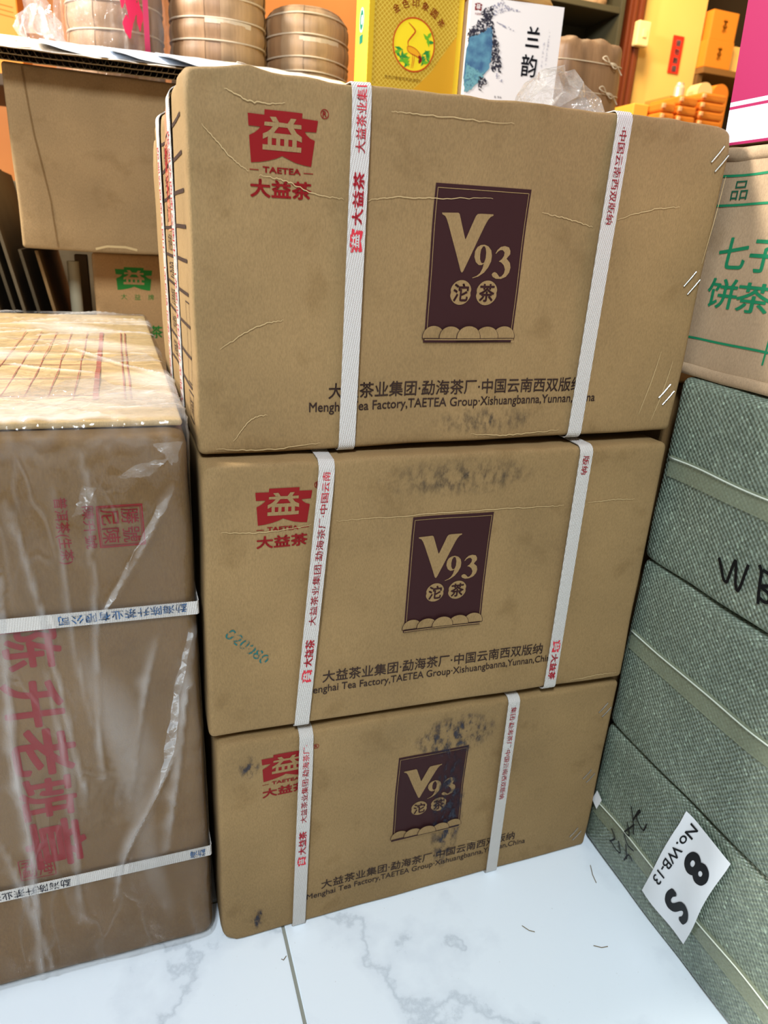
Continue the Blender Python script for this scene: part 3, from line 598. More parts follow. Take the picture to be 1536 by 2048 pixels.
for zz, zr, txts in ((.4465, .4390, [(-.079, .030, BLUE)]), (.1345, .1350, [(-.205, -.100, GREY), (.018, .034, BLUE)])):
    V = []; n = 24
    for i in range(n + 1):
        t = i / n; x = LX0 + (LX1 - LX0) * t; z = zz + (zr - zz) * t
        for dz, o in ((-.0068, .0012), (.0068, .0012), (.0068, .0020), (-.0068, .0020)): V.append(flatpt(hL, (x - LX0, -o, z + dz)))
    # round the right corner and along the side
    for i in range(1, 6):
        a = math.pi / 2 * i / 5
        for dz, o in ((-.0068, .0012), (.0068, .0012), (.0068, .0020), (-.0068, .0020)): V.append(flatpt(hL, (LX1 - LX0 - .001 + (o + .001) * math.sin(a), .001 - (o + .001) * math.cos(a), zr + dz)))
    for dz, o in ((-.0068, .0012), (.0068, .0012), (.0068, .0020), (-.0068, .0020)): V.append(flatpt(hL, (LX1 - LX0 + o, .6, zr + dz)))
    m = len(V) // 4; F = [(4 * i + k, 4 * i + (k + 1) % 4, 4 * i + 4 + (k + 1) % 4, 4 * i + 4 + k) for i in range(m - 1) for k in range(4)]
    st = obj('strap', V, F, STRAP, TL, bL)
    for x0, x1, mt in txts:
        s = '勐海陈升茶业有限公司' if x1 - x0 > .03 else '勐海'
        x = decal('strap_print', place(text_geo(s, .008), (x0, zz - .0052 + (zr - zz) * .7, x1, zz + .0048 + (zr - zz) * .8), 180), lambda u, v, off: flatpt(hL, (u - LX0, -.0022 - off, v)), mt, st, bL, .0003); x.location = -st.location
# the clear film: a loose skin with long pulled folds
FOLDS = [([(-0.118, 0.488), (-0.129, 0.315), (-0.129, 0.192), (-0.141, -0.013)], .009, .006), ([(-0.104, 0.554), (-0.09, 0.451), (-0.079, 0.291), (-0.073, 0.241)], .006, .004), ([(-0.044, 0.494), (-0.055, 0.333), (-0.057, 0.262)], .006, .004), ([(0.024, 0.559), (-0.002, 0.509), (-0.03, 0.463), (-0.047, 0.435)], .006, .004), ([(0.035, 0.413), (0.012, 0.283), (-0.044, 0.16), (-0.058, 0.1)], .008, .005), ([(0.001, 0.407), (-0.014, 0.348), (-0.038, 0.205)], .005, .006), ([(0.027, 0.38), (0.018, 0.294), (-0.004, 0.154)], .008, .007), ([(-0.068, 0.564), (-0.069, 0.438), (-0.062, 0.329)], .004, .003), ([(-0.154, 0.2), (-0.139, 0.107), (-0.126, 0.004)], .005, .004), ([(-0.046, 0.598), (-0.04, 0.554), (-0.048, 0.494)], .004, .004), ([(-0.094, 0.39), (-0.088, 0.245), (-0.095, 0.076)], .006, .004)]
segs = []
for pts, h, w in FOLDS:
    L = smooth_line([(x, z, 0) for x, z in pts], 4)
    for i in range(len(L) - 1): segs.append((L[i].x, L[i].y, L[i + 1].x, L[i + 1].y, h * math.sin(math.pi * (i + .5) / (len(L) - 1)) ** .5, w))
TOPF = []
rt_ = random.Random(11)
for i in range(34):
    x = rt_.uniform(-.26, .03); y = LY0 + .02 + (LY1 - LY0) * rt_.random() ** 1.4; a = rt_.gauss(0, .5); l = rt_.uniform(.04, .13)
    TOPF.append((x - l * math.cos(a), y - l * math.sin(a), x + l * math.cos(a), y + l * math.sin(a), rt_.uniform(.003, .008), rt_.uniform(.002, .0045)))
def fold_h(x, z, ss, jit=.6):
    h = 0
    for x0, z0, x1, z1, hh, w in ss:
        if min(x0, x1) - 4 * w > x or max(x0, x1) + 4 * w < x or min(z0, z1) - 4 * w > z or max(z0, z1) + 4 * w < z: continue
        dx, dz = x1 - x0, z1 - z0; t = max(0, min(1, ((x - x0) * dx + (z - z0) * dz) / (dx * dx + dz * dz + 1e-9)))
        ex, ez = x - x0 - t * dx, z - z0 - t * dz; d = math.hypot(ex, ez); sd = dx * ez - dz * ex
        ww = w * (.22 if sd > 0 else .95) * (1 + jit * noise.noise(Vector((x * 60, z * 60, w * 900)))); h = max(h, hh * math.exp(-(d / max(ww, 1e-4)) ** 2))
    return h
V, F, N = rounded_box((LX1 - LX0, LY1 - LY0, LZ + .008), .012, (.0030, .0040, .0032), 'XyZ')
W = []; LAY = []
for v, n in zip(V, N):
    x, z = v.x + LX0, v.z; y = v.y + LY0; k = 0
    if n.y < -.5:
        h = fold_h(x, z, segs) * .6; k = min(1, h / .0045) * (.75 + .5 * noise.noise(Vector((x * 40, z * 25, 4))))
        st = noise.noise(Vector((x * 22 + z * 5, z * 3.2, 3.5)))        # broad pulled bands
        fine = max(0, noise.noise(Vector((x * 75 - z * 30, z * 70 + x * 30, 9)))) * max(0, noise.noise(Vector((x * 14, z * 6, 2))))
        k = max(k, max(0, st - .22) * 1.5 * (0.3 + 0.7 * (z < .42))); d = .0040 + h + .0030 * st + .0045 * fine + .001 * noise.noise(Vector((x * 30, z * 30, 1)))
    elif n.z > .5:
        h = fold_h(x, y, TOPF, .15); k = min(1, h / .0045) * (.9 + .5 * noise.noise(Vector((x * 40, y * 40, 4))))
        bl = noise.noise(Vector((x * 7 + 2, y * 10 + x * 3, 5))); k = max(k, max(0, bl + .02) * 2.0); fz = max(0, 1 - max(0, y - LY0) / .17); k = max(k, min(1, fz * 1.5) * (.7 + 1.2 * noise.noise(Vector((x * 9 + y * 5, y * 14, 6)))))
        d = .0040 + h * .3 + .0018 * abs(noise.noise(Vector((x * 10, y * 18 + x * 7, 5)))) + .0025 * bl
    else: d = .0008 + .001 * noise.noise(v * 30)
    e = max(0, 1 - abs(z - LZ) / .035) * max(0, 1 - v.y / .045)
    rg = abs(noise.noise(Vector((x * 55 + y * 20, z * 40, y * 40)))); d += e * .007 * rg; k = max(k, e * .25 * (1 - rg * 2))
    q = hL.pt((v.x, v.y, min(v.z, LZ + .007)), False); W.append(q + n * max(d, .0028 if n.y < -.5 else .001)); LAY.append(max(0, min(1, k)))
wr = obj('plastic_wrap', W, F, FILM, TL, bL, smooth=True)
wr.data.attributes.new('layers', 'FLOAT', 'POINT').data.foreach_set('value', LAY)
# doubled-over pleats of the same film, whiter where several layers lie together
PLEAT = film('layered_wrap_film', 0.13, scale=34, bstr=0.6, stretch=(1, 1, 0.5))
def pleat(pts, mp, off, seed):
    r = random.Random(seed); P = [Vector((x, y, 0)) for x, y in pts]; Q = []
    for i in range(len(P)):
        a, b = P[i], P[(i + 1) % len(P)]
        for k in range(5): q = a.lerp(b, k / 5); Q.append((q.x + r.uniform(-.0010, .0010), q.y + r.uniform(-.0010, .0010)))
    o = decal('film_pleat', poly_geo([Q]), lambda u, v, o_: mp(u, v, o_ + .0025 * noise.noise(Vector((u * 70, v * 70, seed)))), PLEAT, wr, bL, off); o.location = -wr.location
for i, pts in enumerate(([(-.046, .568), (-.036, .566), (-.046, .545), (-.057, .540), (-.052, .552)], [(.024, .559), (.018, .545), (.002, .520), (-.012, .505), (-.006, .516), (.010, .545)], [(-.012, .505), (-.030, .463), (-.047, .436), (-.036, .462), (-.020, .492)], [(-.004, .585), (.022, .590), (.012, .578), (-.002, .572), (-.02, .574)], [(.030, .42), (.034, .415), (.018, .35), (.010, .29), (-.008, .24), (.002, .30), (.014, .36)], [(.010, .602), (.034, .604), (.030, .588), (.024, .582), (.018, .594)])):
    pleat(pts, fL, .0105, i)
for i, pts in enumerate(([(-.12, .66), (-.06, .72), (-.035, .735), (-.005, .69), (.03, .665), (-.03, .66), (-.08, .64)], [(-.02, .66), (.015, .675), (.038, .64), (.038, .60), (.01, .605), (-.06, .63)], [(-.15, .605), (-.05, .61), (.0, .603), (-.05, .625), (-.12, .635)], [(-.10, .84), (.02, .87), (.034, .83), (-.02, .825)])):
    pleat(pts, tL, .0165, 20 + i)
# ---------------------------------------------------------------- woven sacks on the right
def sack(label, z0, z1, seed, tape_z, name='woven_sack'):
    x0, x1, y0, y1 = .556, .985, -0.03, .600
    hx = Hex((x1 - x0, y1 - y0, z1 - z0), rect_corners(x0, x1, y0, y1, z0, z1), sink=-.002, amp=.0028, seed=seed, side=-.004, edge=.001)
    base = Vector(((x0 + x1) / 2, (y0 + y1) / 2, z0))
    T = thing(name, label, 'sack', base, 'woven sacks stacked on the right')
    soft_body('body', hx, .010, .012, WOVEN, T, base)
    lm = lambda y, z, off=.0005: hx.left(y - y0, z - z0, off)
    if tape_z:
        a, b = tape_z; V = []; n = 60
        prof = [(a, -.0006), (a, .0016), (b - .0040, .0016), (b - .0016, .0034), (b, .0024), (b + .001, -.0006)]
        for i in range(n + 1):
            y = y0 + .02 + (y1 - y0 - .032) * i / n
            for z, o in prof: V.append(lm(y, z + .0015 * noise.noise(Vector((y * 9, seed, 0))), o))
        k = len(prof); F = [(i * k + j, i * k + j + 1, (i + 1) * k + j + 1, (i + 1) * k + j) for i in range(n) for j in range(k - 1)]
        obj('tape_band', V, F, TAPE, T, base, smooth=False)
        obj('tape_glint', *tube([lm(y0 + .02 + (y1 - y0 - .032) * i / n, b - .0012 + .0015 * noise.noise(Vector(((y0 + .02 + (y1 - y0 - .032) * i / n) * 9, seed, 0))), .0030) for i in range(n + 1)], .0009, 6), GLINT, T, base, smooth=True)  # pale tube painting the bright line along the tape's upper edge
    # hem line where the cloth is folded over
    return T, lm, base
S1, l1, b1 = sack('top woven sack of the right pile, letters in black marker on its side', .4375, .6515, 21, (.544, .566))
S2, l2, b2 = sack('middle woven sack of the right pile, unmarked between the other two', .2000, .4360, 22, (.318, .342))
S3, l3, b3 = sack('bottom woven sack on the floor with a white paper label reading 8 S', .0010, .1985, 23, (.060, .084))
for pts in ([(0.4906, 0.487), (0.4833, 0.4765), (0.4783, 0.4689), (0.4736, 0.4685), (0.4725, 0.4773), (0.4708, 0.4923), (0.4668, 0.4844), (0.4623, 0.4703), (0.4581, 0.4659), (0.4561, 0.4734), (0.4556, 0.4834), (0.4551, 0.4954)], [(0.4437, 0.5008), (0.4392, 0.4956), (0.4364, 0.4834), (0.4323, 0.4648)], [(0.4385, 0.498), (0.428, 0.4965), (0.426, 0.4880), (0.4345, 0.4826), (0.4250, 0.480), (0.4220, 0.4735), (0.4265, 0.4702), (0.4321, 0.4716)]):
    q = smooth_line([(a, b, 0) for a, b in pts], 5); decal('marker_writing', ribbon([(p.x, p.y) for p in q], .0034), l1, BLACK, S1, b1, .0012)
for pts in ([(0.5235, 0.1265), (0.5139, 0.1119), (0.5081, 0.0952)], [(0.5142, 0.1131), (0.5101, 0.1318), (0.5071, 0.1332), (0.5105, 0.1212), (0.4951, 0.1157), (0.4922, 0.1287)], [(0.5467, 0.0689), (0.5369, 0.0615), (0.5448, 0.0487)], [(0.5436, 0.0515), (0.5312, 0.0484), (0.5225, 0.0512), (0.53, 0.0639)], [(0.524, 0.1006), (0.5146, 0.0871), (0.5241, 0.0822), (0.514, 0.0725), (0.5019, 0.0743)], [(0.5245, 0.0834), (0.5105, 0.1093)], [(0.5137, 0.0464), (0.5088, 0.061), (0.5009, 0.0585)], [(0.5171, 0.0708), (0.5098, 0.0521)]):
    q = smooth_line([(a, b, 0) for a, b in pts], 5); decal('marker_writing', ribbon([(p.x, p.y) for p in q], .0022), l3, BLACK, S3, b3, .0036)
# paper label, slightly skewed, with printed and written characters running downward
LC = [(0.4439, 0.1950), (0.3775, 0.1894), (0.401, 0.0392), (0.4729, 0.0408)]   # TL TR BR BL as seen
def lab(a, b):  # a to the right, b upward, both 0..1
    p = Vector(LC[3]) * (1 - a) * (1 - b) + Vector(LC[2]) * a * (1 - b) + Vector(LC[0]) * (1 - a) * b + Vector(LC[1]) * a * b
    return p.x, p.y
def labm(a, b, off): y, z = lab(a, b); return l3(y, z, 0.0056 + off + .0008 * math.sin(a * 7 + b * 3))
lp = decal('paper_label', rectgeo(0, 0, 1, 1, 12, 20), labm, PAPER, S3, b3, 0)
def lsub(g, nm='label_print'):
    x = decal(nm, g, labm, BLACK, S3, b3, .0006); x.parent = lp; x.location = -lp.location
lsub(place(text_geo('8', .045), (.38, .60, .88, .81), -90)); lsub(place(text_geo('S', .045), (.38, .135, .88, .34), -90))
g = place(text_geo('No.WB-13', .012), (0, 0, 1, 1), -90)
lsub(([(.06 + .17 * x + .10 * y, .22 + .74 * y) for x, y in g[0]], g[1]), 'label_writing')
# small white tag of strap end at the far end of the bottom sack
obj('tag_end', [l3(y, z, o) for y, z, o in ((.592, .078, .004), (.578, .074, .006), (.572, .094, .006), (.586, .098, .004))], [(0, 1, 2, 3)], PAPER, S3, b3)
o = bevelled('plain_carton', (.575, .98, .63, 1.10, 0.001, .64), KRAFT3, None, (.78, .86, 0), bev=.004); tag(o, 'dull brown block added behind the woven sacks to keep the gap dark', 'carton')  # added block, there only to darken the gap beside the sacks
# ---------------------------------------------------------------- carton with green characters and the pink carton, right
hR = Hex((.40, .66, .217), corners((.560, -.02, .6535), (.96, -.02, .6535), (.562, -.02, .868), (.96, -.02, .868), (.562, .640, .6535), (.96, .640, .6535), (.566, .640, .872), (.96, .640, .872)), side=.002, amp=.0016, seed=31, edge=.0015)
bR = Vector((.76, .31, .6535))
TR_ = thing('carton', 'brown carton with green printed characters on top of the woven sacks', 'carton', bR)
soft_body('body', hR, .008, .018, KRAFT4, TR_, bR)
rm = lambda y, z, off=.0005: hR.left(y + .02, z - .6535, off)
def rtext(s, y_l, y_r, z0, z1, b, mt=GREEN):
    g = text_geo(s, b); decal('printed_character', ([(y_l + (y_r - y_l) * x, z0 + (z1 - z0) * y) for x, y in g[0]], g[1]), rm, mt, TR_, bR)
DG = ink('dark_green_ink', rgb(28, 84, 62))
rtext('品', .5940, .5740, .826, .843, .0, DG)
rtext('七', .5925, .5560, .763, .792, .012); rtext('子', .5530, .5180, .761, .790, .012); rtext('饼', .5955, .5560, .725, .754, .012); rtext('茶', .5570, .5140, .724, .752, .012)
for a, b, z in ((.615, .40, .848), (.615, .40, .8215), (.625, .40, .692)): decal('printed_rule', rectgeo(b, z - .0011, a, z + .0011, 14), rm, GREEN, TR_, bR)
decal('printed_rule', rectgeo(.5045, .68, .5065, .705, 1, 3), rm, GREEN, TR_, bR)
# flap lips at top and bottom edges
for z, o in ((.866, .004), (.6600, .004)):
    V = []; n = 40
    for i in range(n + 1):
        y = .638 - .6 * i / n
        for k in range(7):
            a = math.pi * k / 6; V.append(rm(y, z + .006 * math.cos(a) + .0012 * noise.noise(Vector((y * 20, z * 9, 0))), -.001 + o * math.sin(a) * (1 + .4 * noise.noise(Vector((y * 25, z, 2))))))
    F = [(i * 7 + k, i * 7 + k + 1, i * 7 + 8 + k, i * 7 + 7 + k) for i in range(n) for k in range(6)]
    obj('flap_lip', V, F, KRAFT4, TR_, bR, smooth=True)
PINK = plain('pink_print', rgb(150, 24, 78), 0.4); LILAC = plain('pale_lilac_print', rgb(222, 224, 244), 0.4)
bP = Vector((.76, .31, .876))
TP = thing('pink_carton', 'pink and white carton with a raw corrugated edge at the upper right', 'carton', bP)
pk = lambda x, y, z: Vector((x + .0, y + (z - .876) * .06, z))
def pbox(nm, x0, x1, y0, y1, z0, z1, mt, sm=False):
    V, F = boxgeo(x0, x1, y0, y1, z0, z1); return obj(nm, [pk(*v) for v in V], F, mt, TP, bP)
pbox('body', .5665, .95, 0.0, .612, .876, 1.20, KRAFT2)
for nm, z0, z1, mt in (('printed_field', .876, .8785, PINK), ('printed_field', .8785, .9075, LILAC), ('printed_field', .9075, .9102, PINK), ('printed_field', .9102, .914, LILAC), ('printed_field', .914, 1.20, PINK)):
    pbox(nm, .5655, .5665, 0.0, .6185, z0, z1, mt)
pbox('board_liner', .5665, .5672, .612, .6185, .876, 1.20, KRAFT2); pbox('board_liner', .5702, .5709, .612, .6190, .876, 1.20, KRAFT2)
V = []; F = []; n = 150
for i in range(n + 1):
    z = .877 + .32 * i / n; x = .5687 + .0014 * math.sin(i * 2 * math.pi / 4)
    V += [pk(x, .600, z), pk(x, .6183 - .0008 * abs(noise.noise(Vector((z * 90, 0, 0)))), z)]
for i in range(n): F.append((2 * i, 2 * i + 1, 2 * i + 3, 2 * i + 2))
obj('corrugated_flute', V, F, KRAFT3, TP, bP)
obj('pen_mark', *tube([pk(.5652, y, z) for y, z in ((.578, .957), (.572, .9575), (.568, .957))], .0005, 5), BLACK, TP, bP)
# ---------------------------------------------------------------- things behind: open plain carton with a layered cardboard sheet
hO = Hex((.68, .46, .281), rect_corners(-.168, .512, 1.425, 1.885, .722, 1.003), sink=.002, amp=.0015, seed=41, edge=.001)
bO = Vector((.172, 1.655, .722))
TO = thing('plain_carton', 'plain unprinted brown carton behind the wrapped carton, cardboard sheets on top', 'carton', bO)
soft_body('body', hO, .006, .03, KRAFT2, TO, bO)
fO = lambda x, z, off=.0005: hO.front(x + .168, z - .722, off)
decal('board_seam', ribbon([(-.137, .998), (-.130, .90), (-.115, .80), (-.112, .726)], .003), fO, KRAFT3, TO, bO)
decal('crease', ribbon([(-.05, .728), (-.03, .7335), (.0, .7335), (.02, .729)], .004), fO, CREAM, TO, bO)
hG = Hex((.5, .36, .717), rect_corners(-.062, .438, 1.505, 1.865, .002, .719), sink=.002, amp=.0012, seed=42, edge=.0)
bG = Vector((.188, 1.685, .0))
TG = thing('carton', 'brown carton with a green printed logo under the plain carton', 'carton', bG)
soft_body('body', hG, .008, .03, cardboard('kraft_board_orange', rgb(190, 146, 96)), TG, bG)
fG = lambda x, z, off=.0005: hG.front(x + .062, z - .002, off)
logo_at(fG, TG, bG, GREEN2, MATS['kraft_board_orange'], (-.022, .652, .046, .695))
for i, ch in enumerate('大益牌'): decal('printed_character', place(text_geo(ch, .0), (-.014 + i * .025, .634, -.003 + i * .025, .645)), fG, GREEN2, TG, bG)
decal('printed_character', place(text_geo('茶', .02), (.035, .560, .06, .585)), fG, GREEN2, TG, bG)
# double-wall cardboard sheet, tilted toward the camera on the carton
bS = Vector((0.13, 1.48, 1.03))
TS = thing('corrugated_sheet', 'thick corrugated cardboard sheet with raw fluted edge lying on the plain carton', 'cardboard sheet', bS)
tilt = math.radians(16)
def sh(x, y, h):  # y from front edge, h above lower side
    sag = .004 * math.sin(x * 6)
    return Vector((x, 1.385 + y * math.cos(tilt) - h * math.sin(tilt), 1.001 + (x + .17) * -.014 + sag + y * math.sin(tilt) + h * math.cos(tilt)))
rs = random.Random(3)
for h in (0.0, .0085, .0170):
    V = []; F = []; n = 70
    for i in range(n + 1):
        x = -.30 + .73 * i / n; e = rs.uniform(0, .003)
        for y, hh in ((e, h), (.17, h), (.17, h + .0009), (e, h + .0009)): V.append(sh(x, y, hh + .0006 * noise.noise(Vector((x * 40, h * 99, 0)))))
    for i in range(n):
        for k in range(4): F.append((4 * i + k, 4 * i + (k + 1) % 4, 4 * i + 4 + (k + 1) % 4, 4 * i + 4 + k))
    obj('board_liner', V, F, KRAFT3, TS, bS)
for h in (.0009, .0094):
    V = []; F = []; n = 640
    for i in range(n + 1):
        x = -.30 + .73 * i / n; y0 = .002 + .004 * noise.noise(Vector((x * 30, h * 50, 4))) ** 2
        hh = h + .0038 + .0037 * math.sin(x * 2 * math.pi / .0098 + noise.noise(Vector((x * 25, h * 30, 0))))
        V += [sh(x, y0, hh), sh(x, .05, hh)]
    for i in range(n): F.append((2 * i, 2 * i + 1, 2 * i + 3, 2 * i + 2))
    obj('corrugated_flute', V, F, KRAFT2, TS, bS)
# printed sheets sliding off the front of it
PRT = NT('faint_printed_paper'); PRINT = PRT.set(Base_Color=PRT.ramp(PRT.noise(300, 4, PRT.coord((1, .3, 1))), [(0.45, rgb(244, 226, 204)), (0.6, rgb(250, 240, 226))]), Roughness=.5)
for i, (x0, x1, lift, mt, lab_) in enumerate(((-.30, .10, 0, PRINT, 'faded printed paper at the far left on the corrugated sheet'), (-.115, .16, .010, PAPER_D, 'curled glossy paper, leftmost of the lifted sheets above the fluted edge'), (-.005, .24, .012, PAPER_D, 'curled glossy paper, middle of the lifted sheets above the fluted edge'), (.075, .36, .012, PAPER_D, 'curled glossy paper, rightmost of the lifted sheets above the fluted edge'), (.20, .425, .016, PRINT, 'pale wrinkled paper in front of the bamboo tea bundles'))):
    V = []; F = []; nx, ny = 26, 10
    for a in range(nx + 1):
        for b in range(ny + 1):
            u = a / nx; v = b / ny; x = x0 + (x1 - x0) * u; y = .004 + .155 * v + .02 * u * (i in (1, 2, 3)) - .0
            h = .0185 + .0012 * i + lift * math.exp(-(u / .16) ** 2) * (1 - v) ** 2 + .002 * noise.noise(Vector((x * 30, y * 30, i)))
            V.append(sh(x, y, h))
    for a in range(nx):
        for b in range(ny): F.append((a * (ny + 1) + b, (a + 1) * (ny + 1) + b, (a + 1) * (ny + 1) + b + 1, a * (ny + 1) + b + 1))
    o = obj('paper_sheet', V, F, mt, None, bS, smooth=True); tag(o, lab_, 'paper', 'papers on the cardboard sheet')
    m = o.modifiers.new('thickness', 'SOLIDIFY'); m.thickness = .0006
# ---------------------------------------------------------------- bamboo-wrapped tea bundles
def lathe(prof, n=48, cx=0, cy=0, wob=0.0, seed=0):
    V = []; F = []
    for r, z in prof:
        for k in range(n):
            a = 2 * math.pi * k / n; rr = r * (1 + wob * noise.noise(Vector((math.cos(a) * 3, math.sin(a) * 3, z * 8 + seed))))
            V.append((cx + rr * math.cos(a), cy + rr * math.sin(a), z))
    for i in range(len(prof) - 1):
        for k in range(n): F.append((i * n + k, i * n + (k + 1) % n, (i + 1) * n + (k + 1) % n, (i + 1) * n + k))
    F.append(tuple(range(n))[::-1]); F.append(tuple((len(prof) - 1) * n + k for k in range(n)))
    return V, F
def tong(label, cx, cy, z0, R, ring_z, mat, seed, H=.22, tagz=None):
    base = Vector((cx, cy, z0)); T = thing('bamboo_tea_bundle', label, 'tea bundle', base, 'bamboo-wrapped tea bundles behind the cartons')
    rr = random.Random(seed); n = 15
    def rad(z):
        q = 0
        for rz in ring_z: q += math.exp(-((z - rz) / .008) ** 2)
        t = z / H; return R * (1 - .035 * q) * (1 - max(0, t - .86) ** 2 * 14) * (0.97 + .03 * math.sin(math.pi * min(1, t * 1.1)))
    # each overlapping bamboo leaf is a strip of its own
    a0 = rr.random() * 6
    for k in range(n):
        a = a0 + 2 * math.pi * k / n; w = 2 * math.pi / n * rr.uniform(1.08, 1.3); off = .0012 * (k % 2) + rr.uniform(0, .0008)
        V = []; F = []; nz, na = 26, 6
        for i in range(nz + 1):
            z = H * i / nz
            for j in range(na + 1):
                an = a + w * (j / na - .5); r = rad(z) + off + .0006 * noise.noise(Vector((an * 6, z * 20, seed)))
                V.append(base + Vector((r * math.cos(an), r * math.sin(an), z)))
        for i in range(nz):
            for j in range(na): F.append((i * (na + 1) + j, i * (na + 1) + j + 1, (i + 1) * (na + 1) + j + 1, (i + 1) * (na + 1) + j))
        obj('bamboo_leaf', V, F, mat if rr.random() < .7 else BAMBOO2, T, base, smooth=True)
    V, F = lathe([(R * .955, .001), (R * .955, H * .86), (R * .80, H * .98), (R * .3, H)], 32); obj('core', [Vector(v) + base for v in V], F, BAMBOO2, T, base)
    for rz in ring_z:
        pts = [base + Vector(((rad(rz) + .0028) * math.cos(t), (rad(rz) + .0028) * math.sin(t), rz + .002 * math.sin(t * 2 + seed))) for t in [2 * math.pi * i / 40 for i in range(40)]]
        obj('binding_strip', *tube(pts, .0018, 6, True), STRIP, T, base, smooth=True)
        if tagz is not None and abs(rz - tagz) < 1e-6:
            V = []
            for i in range(9):
                t = math.radians(-112 + i * 7)
                for dz in (-.011, -.003): V.append(base + Vector(((rad(rz) + .004) * math.cos(t), (rad(rz) + .004) * math.sin(t), rz + dz)))
            obj('strip_end', V, [(2 * i, 2 * i + 1, 2 * i + 3, 2 * i + 2) for i in range(8)], STRIP, T, base)
    return T
tong('bamboo tea bundle on the left, beside the bagged one', .205, 1.665, 1.0035, .094, (.060, .105, .141, .176), BAMBOO, 2, H=.24, tagz=.141)
tong('bamboo tea bundle left of the gold box with a folded top', .387, 1.675, 1.0035, .089, (.075, .100, .139, .175), BAMBOO, 5, H=.194, tagz=.139)
tong('bamboo tea bundle inside the clear bag with red print', .012, 1.675, 1.0035, .088, (.055, .10, .145, .19), BAMBOO2, 9, H=.24)
# clear printed carrier bag around the left bundle
def crumple(name, label, cat, base, prof, n, wob, amp, freq, mat, seed, sq=1.0):
    V = []; F = []
    for r, z in prof:
        for k in range(n):
            a = 2 * math.pi * k / n; d = Vector((math.cos(a), math.sin(a) * sq, 0))
            q = d * r * (1 + wob * noise.noise(Vector((math.cos(a) * freq, math.sin(a) * freq, z * freq * 6 + seed)))) + Vector((0, 0, z))
            f = abs(noise.noise(q * 55 + Vector((seed, 0, 0)))); q += d * amp * f + Vector((0, 0, amp * noise.noise(q * 40)))
            V.append(Vector(base) + q)
    m = len(prof)
    for i in range(m - 1):
        for k in range(n): F.append((i * n + k, i * n + (k + 1) % n, (i + 1) * n + (k + 1) % n, (i + 1) * n + k))
    if cat: T = thing(name, label, cat, base); return T, obj('film', V, F, mat, T, base, smooth=False)
    return V, F
TB2, _o = crumple('printed_plastic_bag', 'clear plastic bag with red print around the far left tea bundle', 'plastic bag', (.012, 1.675, 1.0035), [(.102, .002), (.106, .03), (.104, .07), (.105, .11), (.102, .15), (.098, .19), (.09, .23)], 90, .06, .010, 2.5, BAGFILM, 4)
V = []; F = []
REDB = NT('red_bag_print'); REDB.set(Base_Color=rgb(222, 44, 84), Roughness=.3)
bm_ = lambda a, z, off: Vector((.012, 1.675, 1.0035)) + Vector(((.1185 + off) * math.cos(a), (.1185 + off) * math.sin(a), z))
rb_ = random.Random(6)
def blob(a, z, ra, rz, m, off):
    decal('red_print', poly_geo([[(a + ra * (1 + .22 * math.sin(3 * t + a * 9)) * math.cos(t), z + rz * (1 + .22 * math.cos(4 * t + z * 50)) * math.sin(t)) for t in [2 * math.pi * q / 22 for q in range(22)]]]), bm_, m, TB2, (.012, 1.675, 1.0035), off)
PINKB = ink('pink_bag_print', rgb(214, 70, 110), .3)
for a, z, ra, rz in ((-1.40, .10, .07, .016), (-1.33, .13, .09, .02), (-1.27, .16, .10, .022), (-1.36, .175, .07, .02), (-1.46, .145, .05, .016), (-1.22, .12, .05, .02), (-1.55, .20, .05, .016), (-1.30, .20, .08, .02)): blob(a, z, ra, rz, REDB.m, .0004 * rb_.random())
decal('pink_stripe', rectgeo(-1.16, .06, -1.07, .225, 4, 10), bm_, PINKB, TB2, (.012, 1.675, 1.0035), .0006)
crumple('white_plastic_bag', 'small crumpled white plastic bag at the far left beside the printed bag', 'plastic bag', (-.112, 1.505, 1.0555), [(.026, .0), (.033, .008), (.032, .018), (.027, .028), (.018, .036), (.013, .042), (.018, .052), (.010, .060)], 44, .35, .012, 3, BAGHAZE, 8)
# ---------------------------------------------------------------- gold box, white box and their support
SUP = bevelled('plain_carton', (.525, 1.20, 1.37, 1.83, 0.001, 1.027), KRAFT3, None, (.86, 1.6, 0), bev=.004); tag(SUP, 'plain carton behind the tea stack, mostly hidden, carrying the gold and white boxes', 'carton')
def obox(cx, cy, z0, w, d, h, yaw):
    R = Matrix.Rotation(yaw, 3, 'Z'); b = Vector((cx, cy, z0))
    P = lambda x, y, z: b + R @ Vector((x, y, z))
    return b, P
def pobox(nm, P, x0, x1, y0, y1, z0, z1, mt, T, b):
    V, F = boxgeo(x0, x1, y0, y1, z0, z1); return obj(nm, [P(*v) for v in V], F, mt, T, b)
bGd, PG = obox(.5425, 1.44, 1.0275, .186, .09, .27, math.radians(-1))
TGd = thing('gold_tea_box', 'gold lattice-patterned gift box with a crane medallion', 'box', bGd)
pobox('body', PG, -.093, .093, 0, .085, 0, .27, YEL, TGd, bGd)
pobox('lattice_front', PG, -.093, .093, -.0012, 0, 0, .27, GOLDL, TGd, bGd)
gf = lambda x, z, off=0: PG(x, -.0014 - off, z)
decal('gold_border', join([rectgeo(-.093, 0, .093, .017), rectgeo(-.093, .017, -.083, .27), rectgeo(.083, .017, .093, .27)]), gf, GOLD, TGd, bGd)
decal('gold_gusset', poly_geo([[(.083, .017), (.083, .115), (.06, .085), (.035, .05), (.0, .017)]]), gf, ink('amber_print', rgb(214, 158, 40), .4), TGd, bGd)
ORN = ink('orange_red_ink', rgb(196, 78, 24)); LEAF = ink('bright_leaf_ink', rgb(110, 180, 40)); LEAF2 = ink('deep_leaf_ink', rgb(50, 140, 60)); YDISC = ink('yellow_disc', rgb(250, 220, 40))
MX, MZ, MR = -.003, .090, .0415
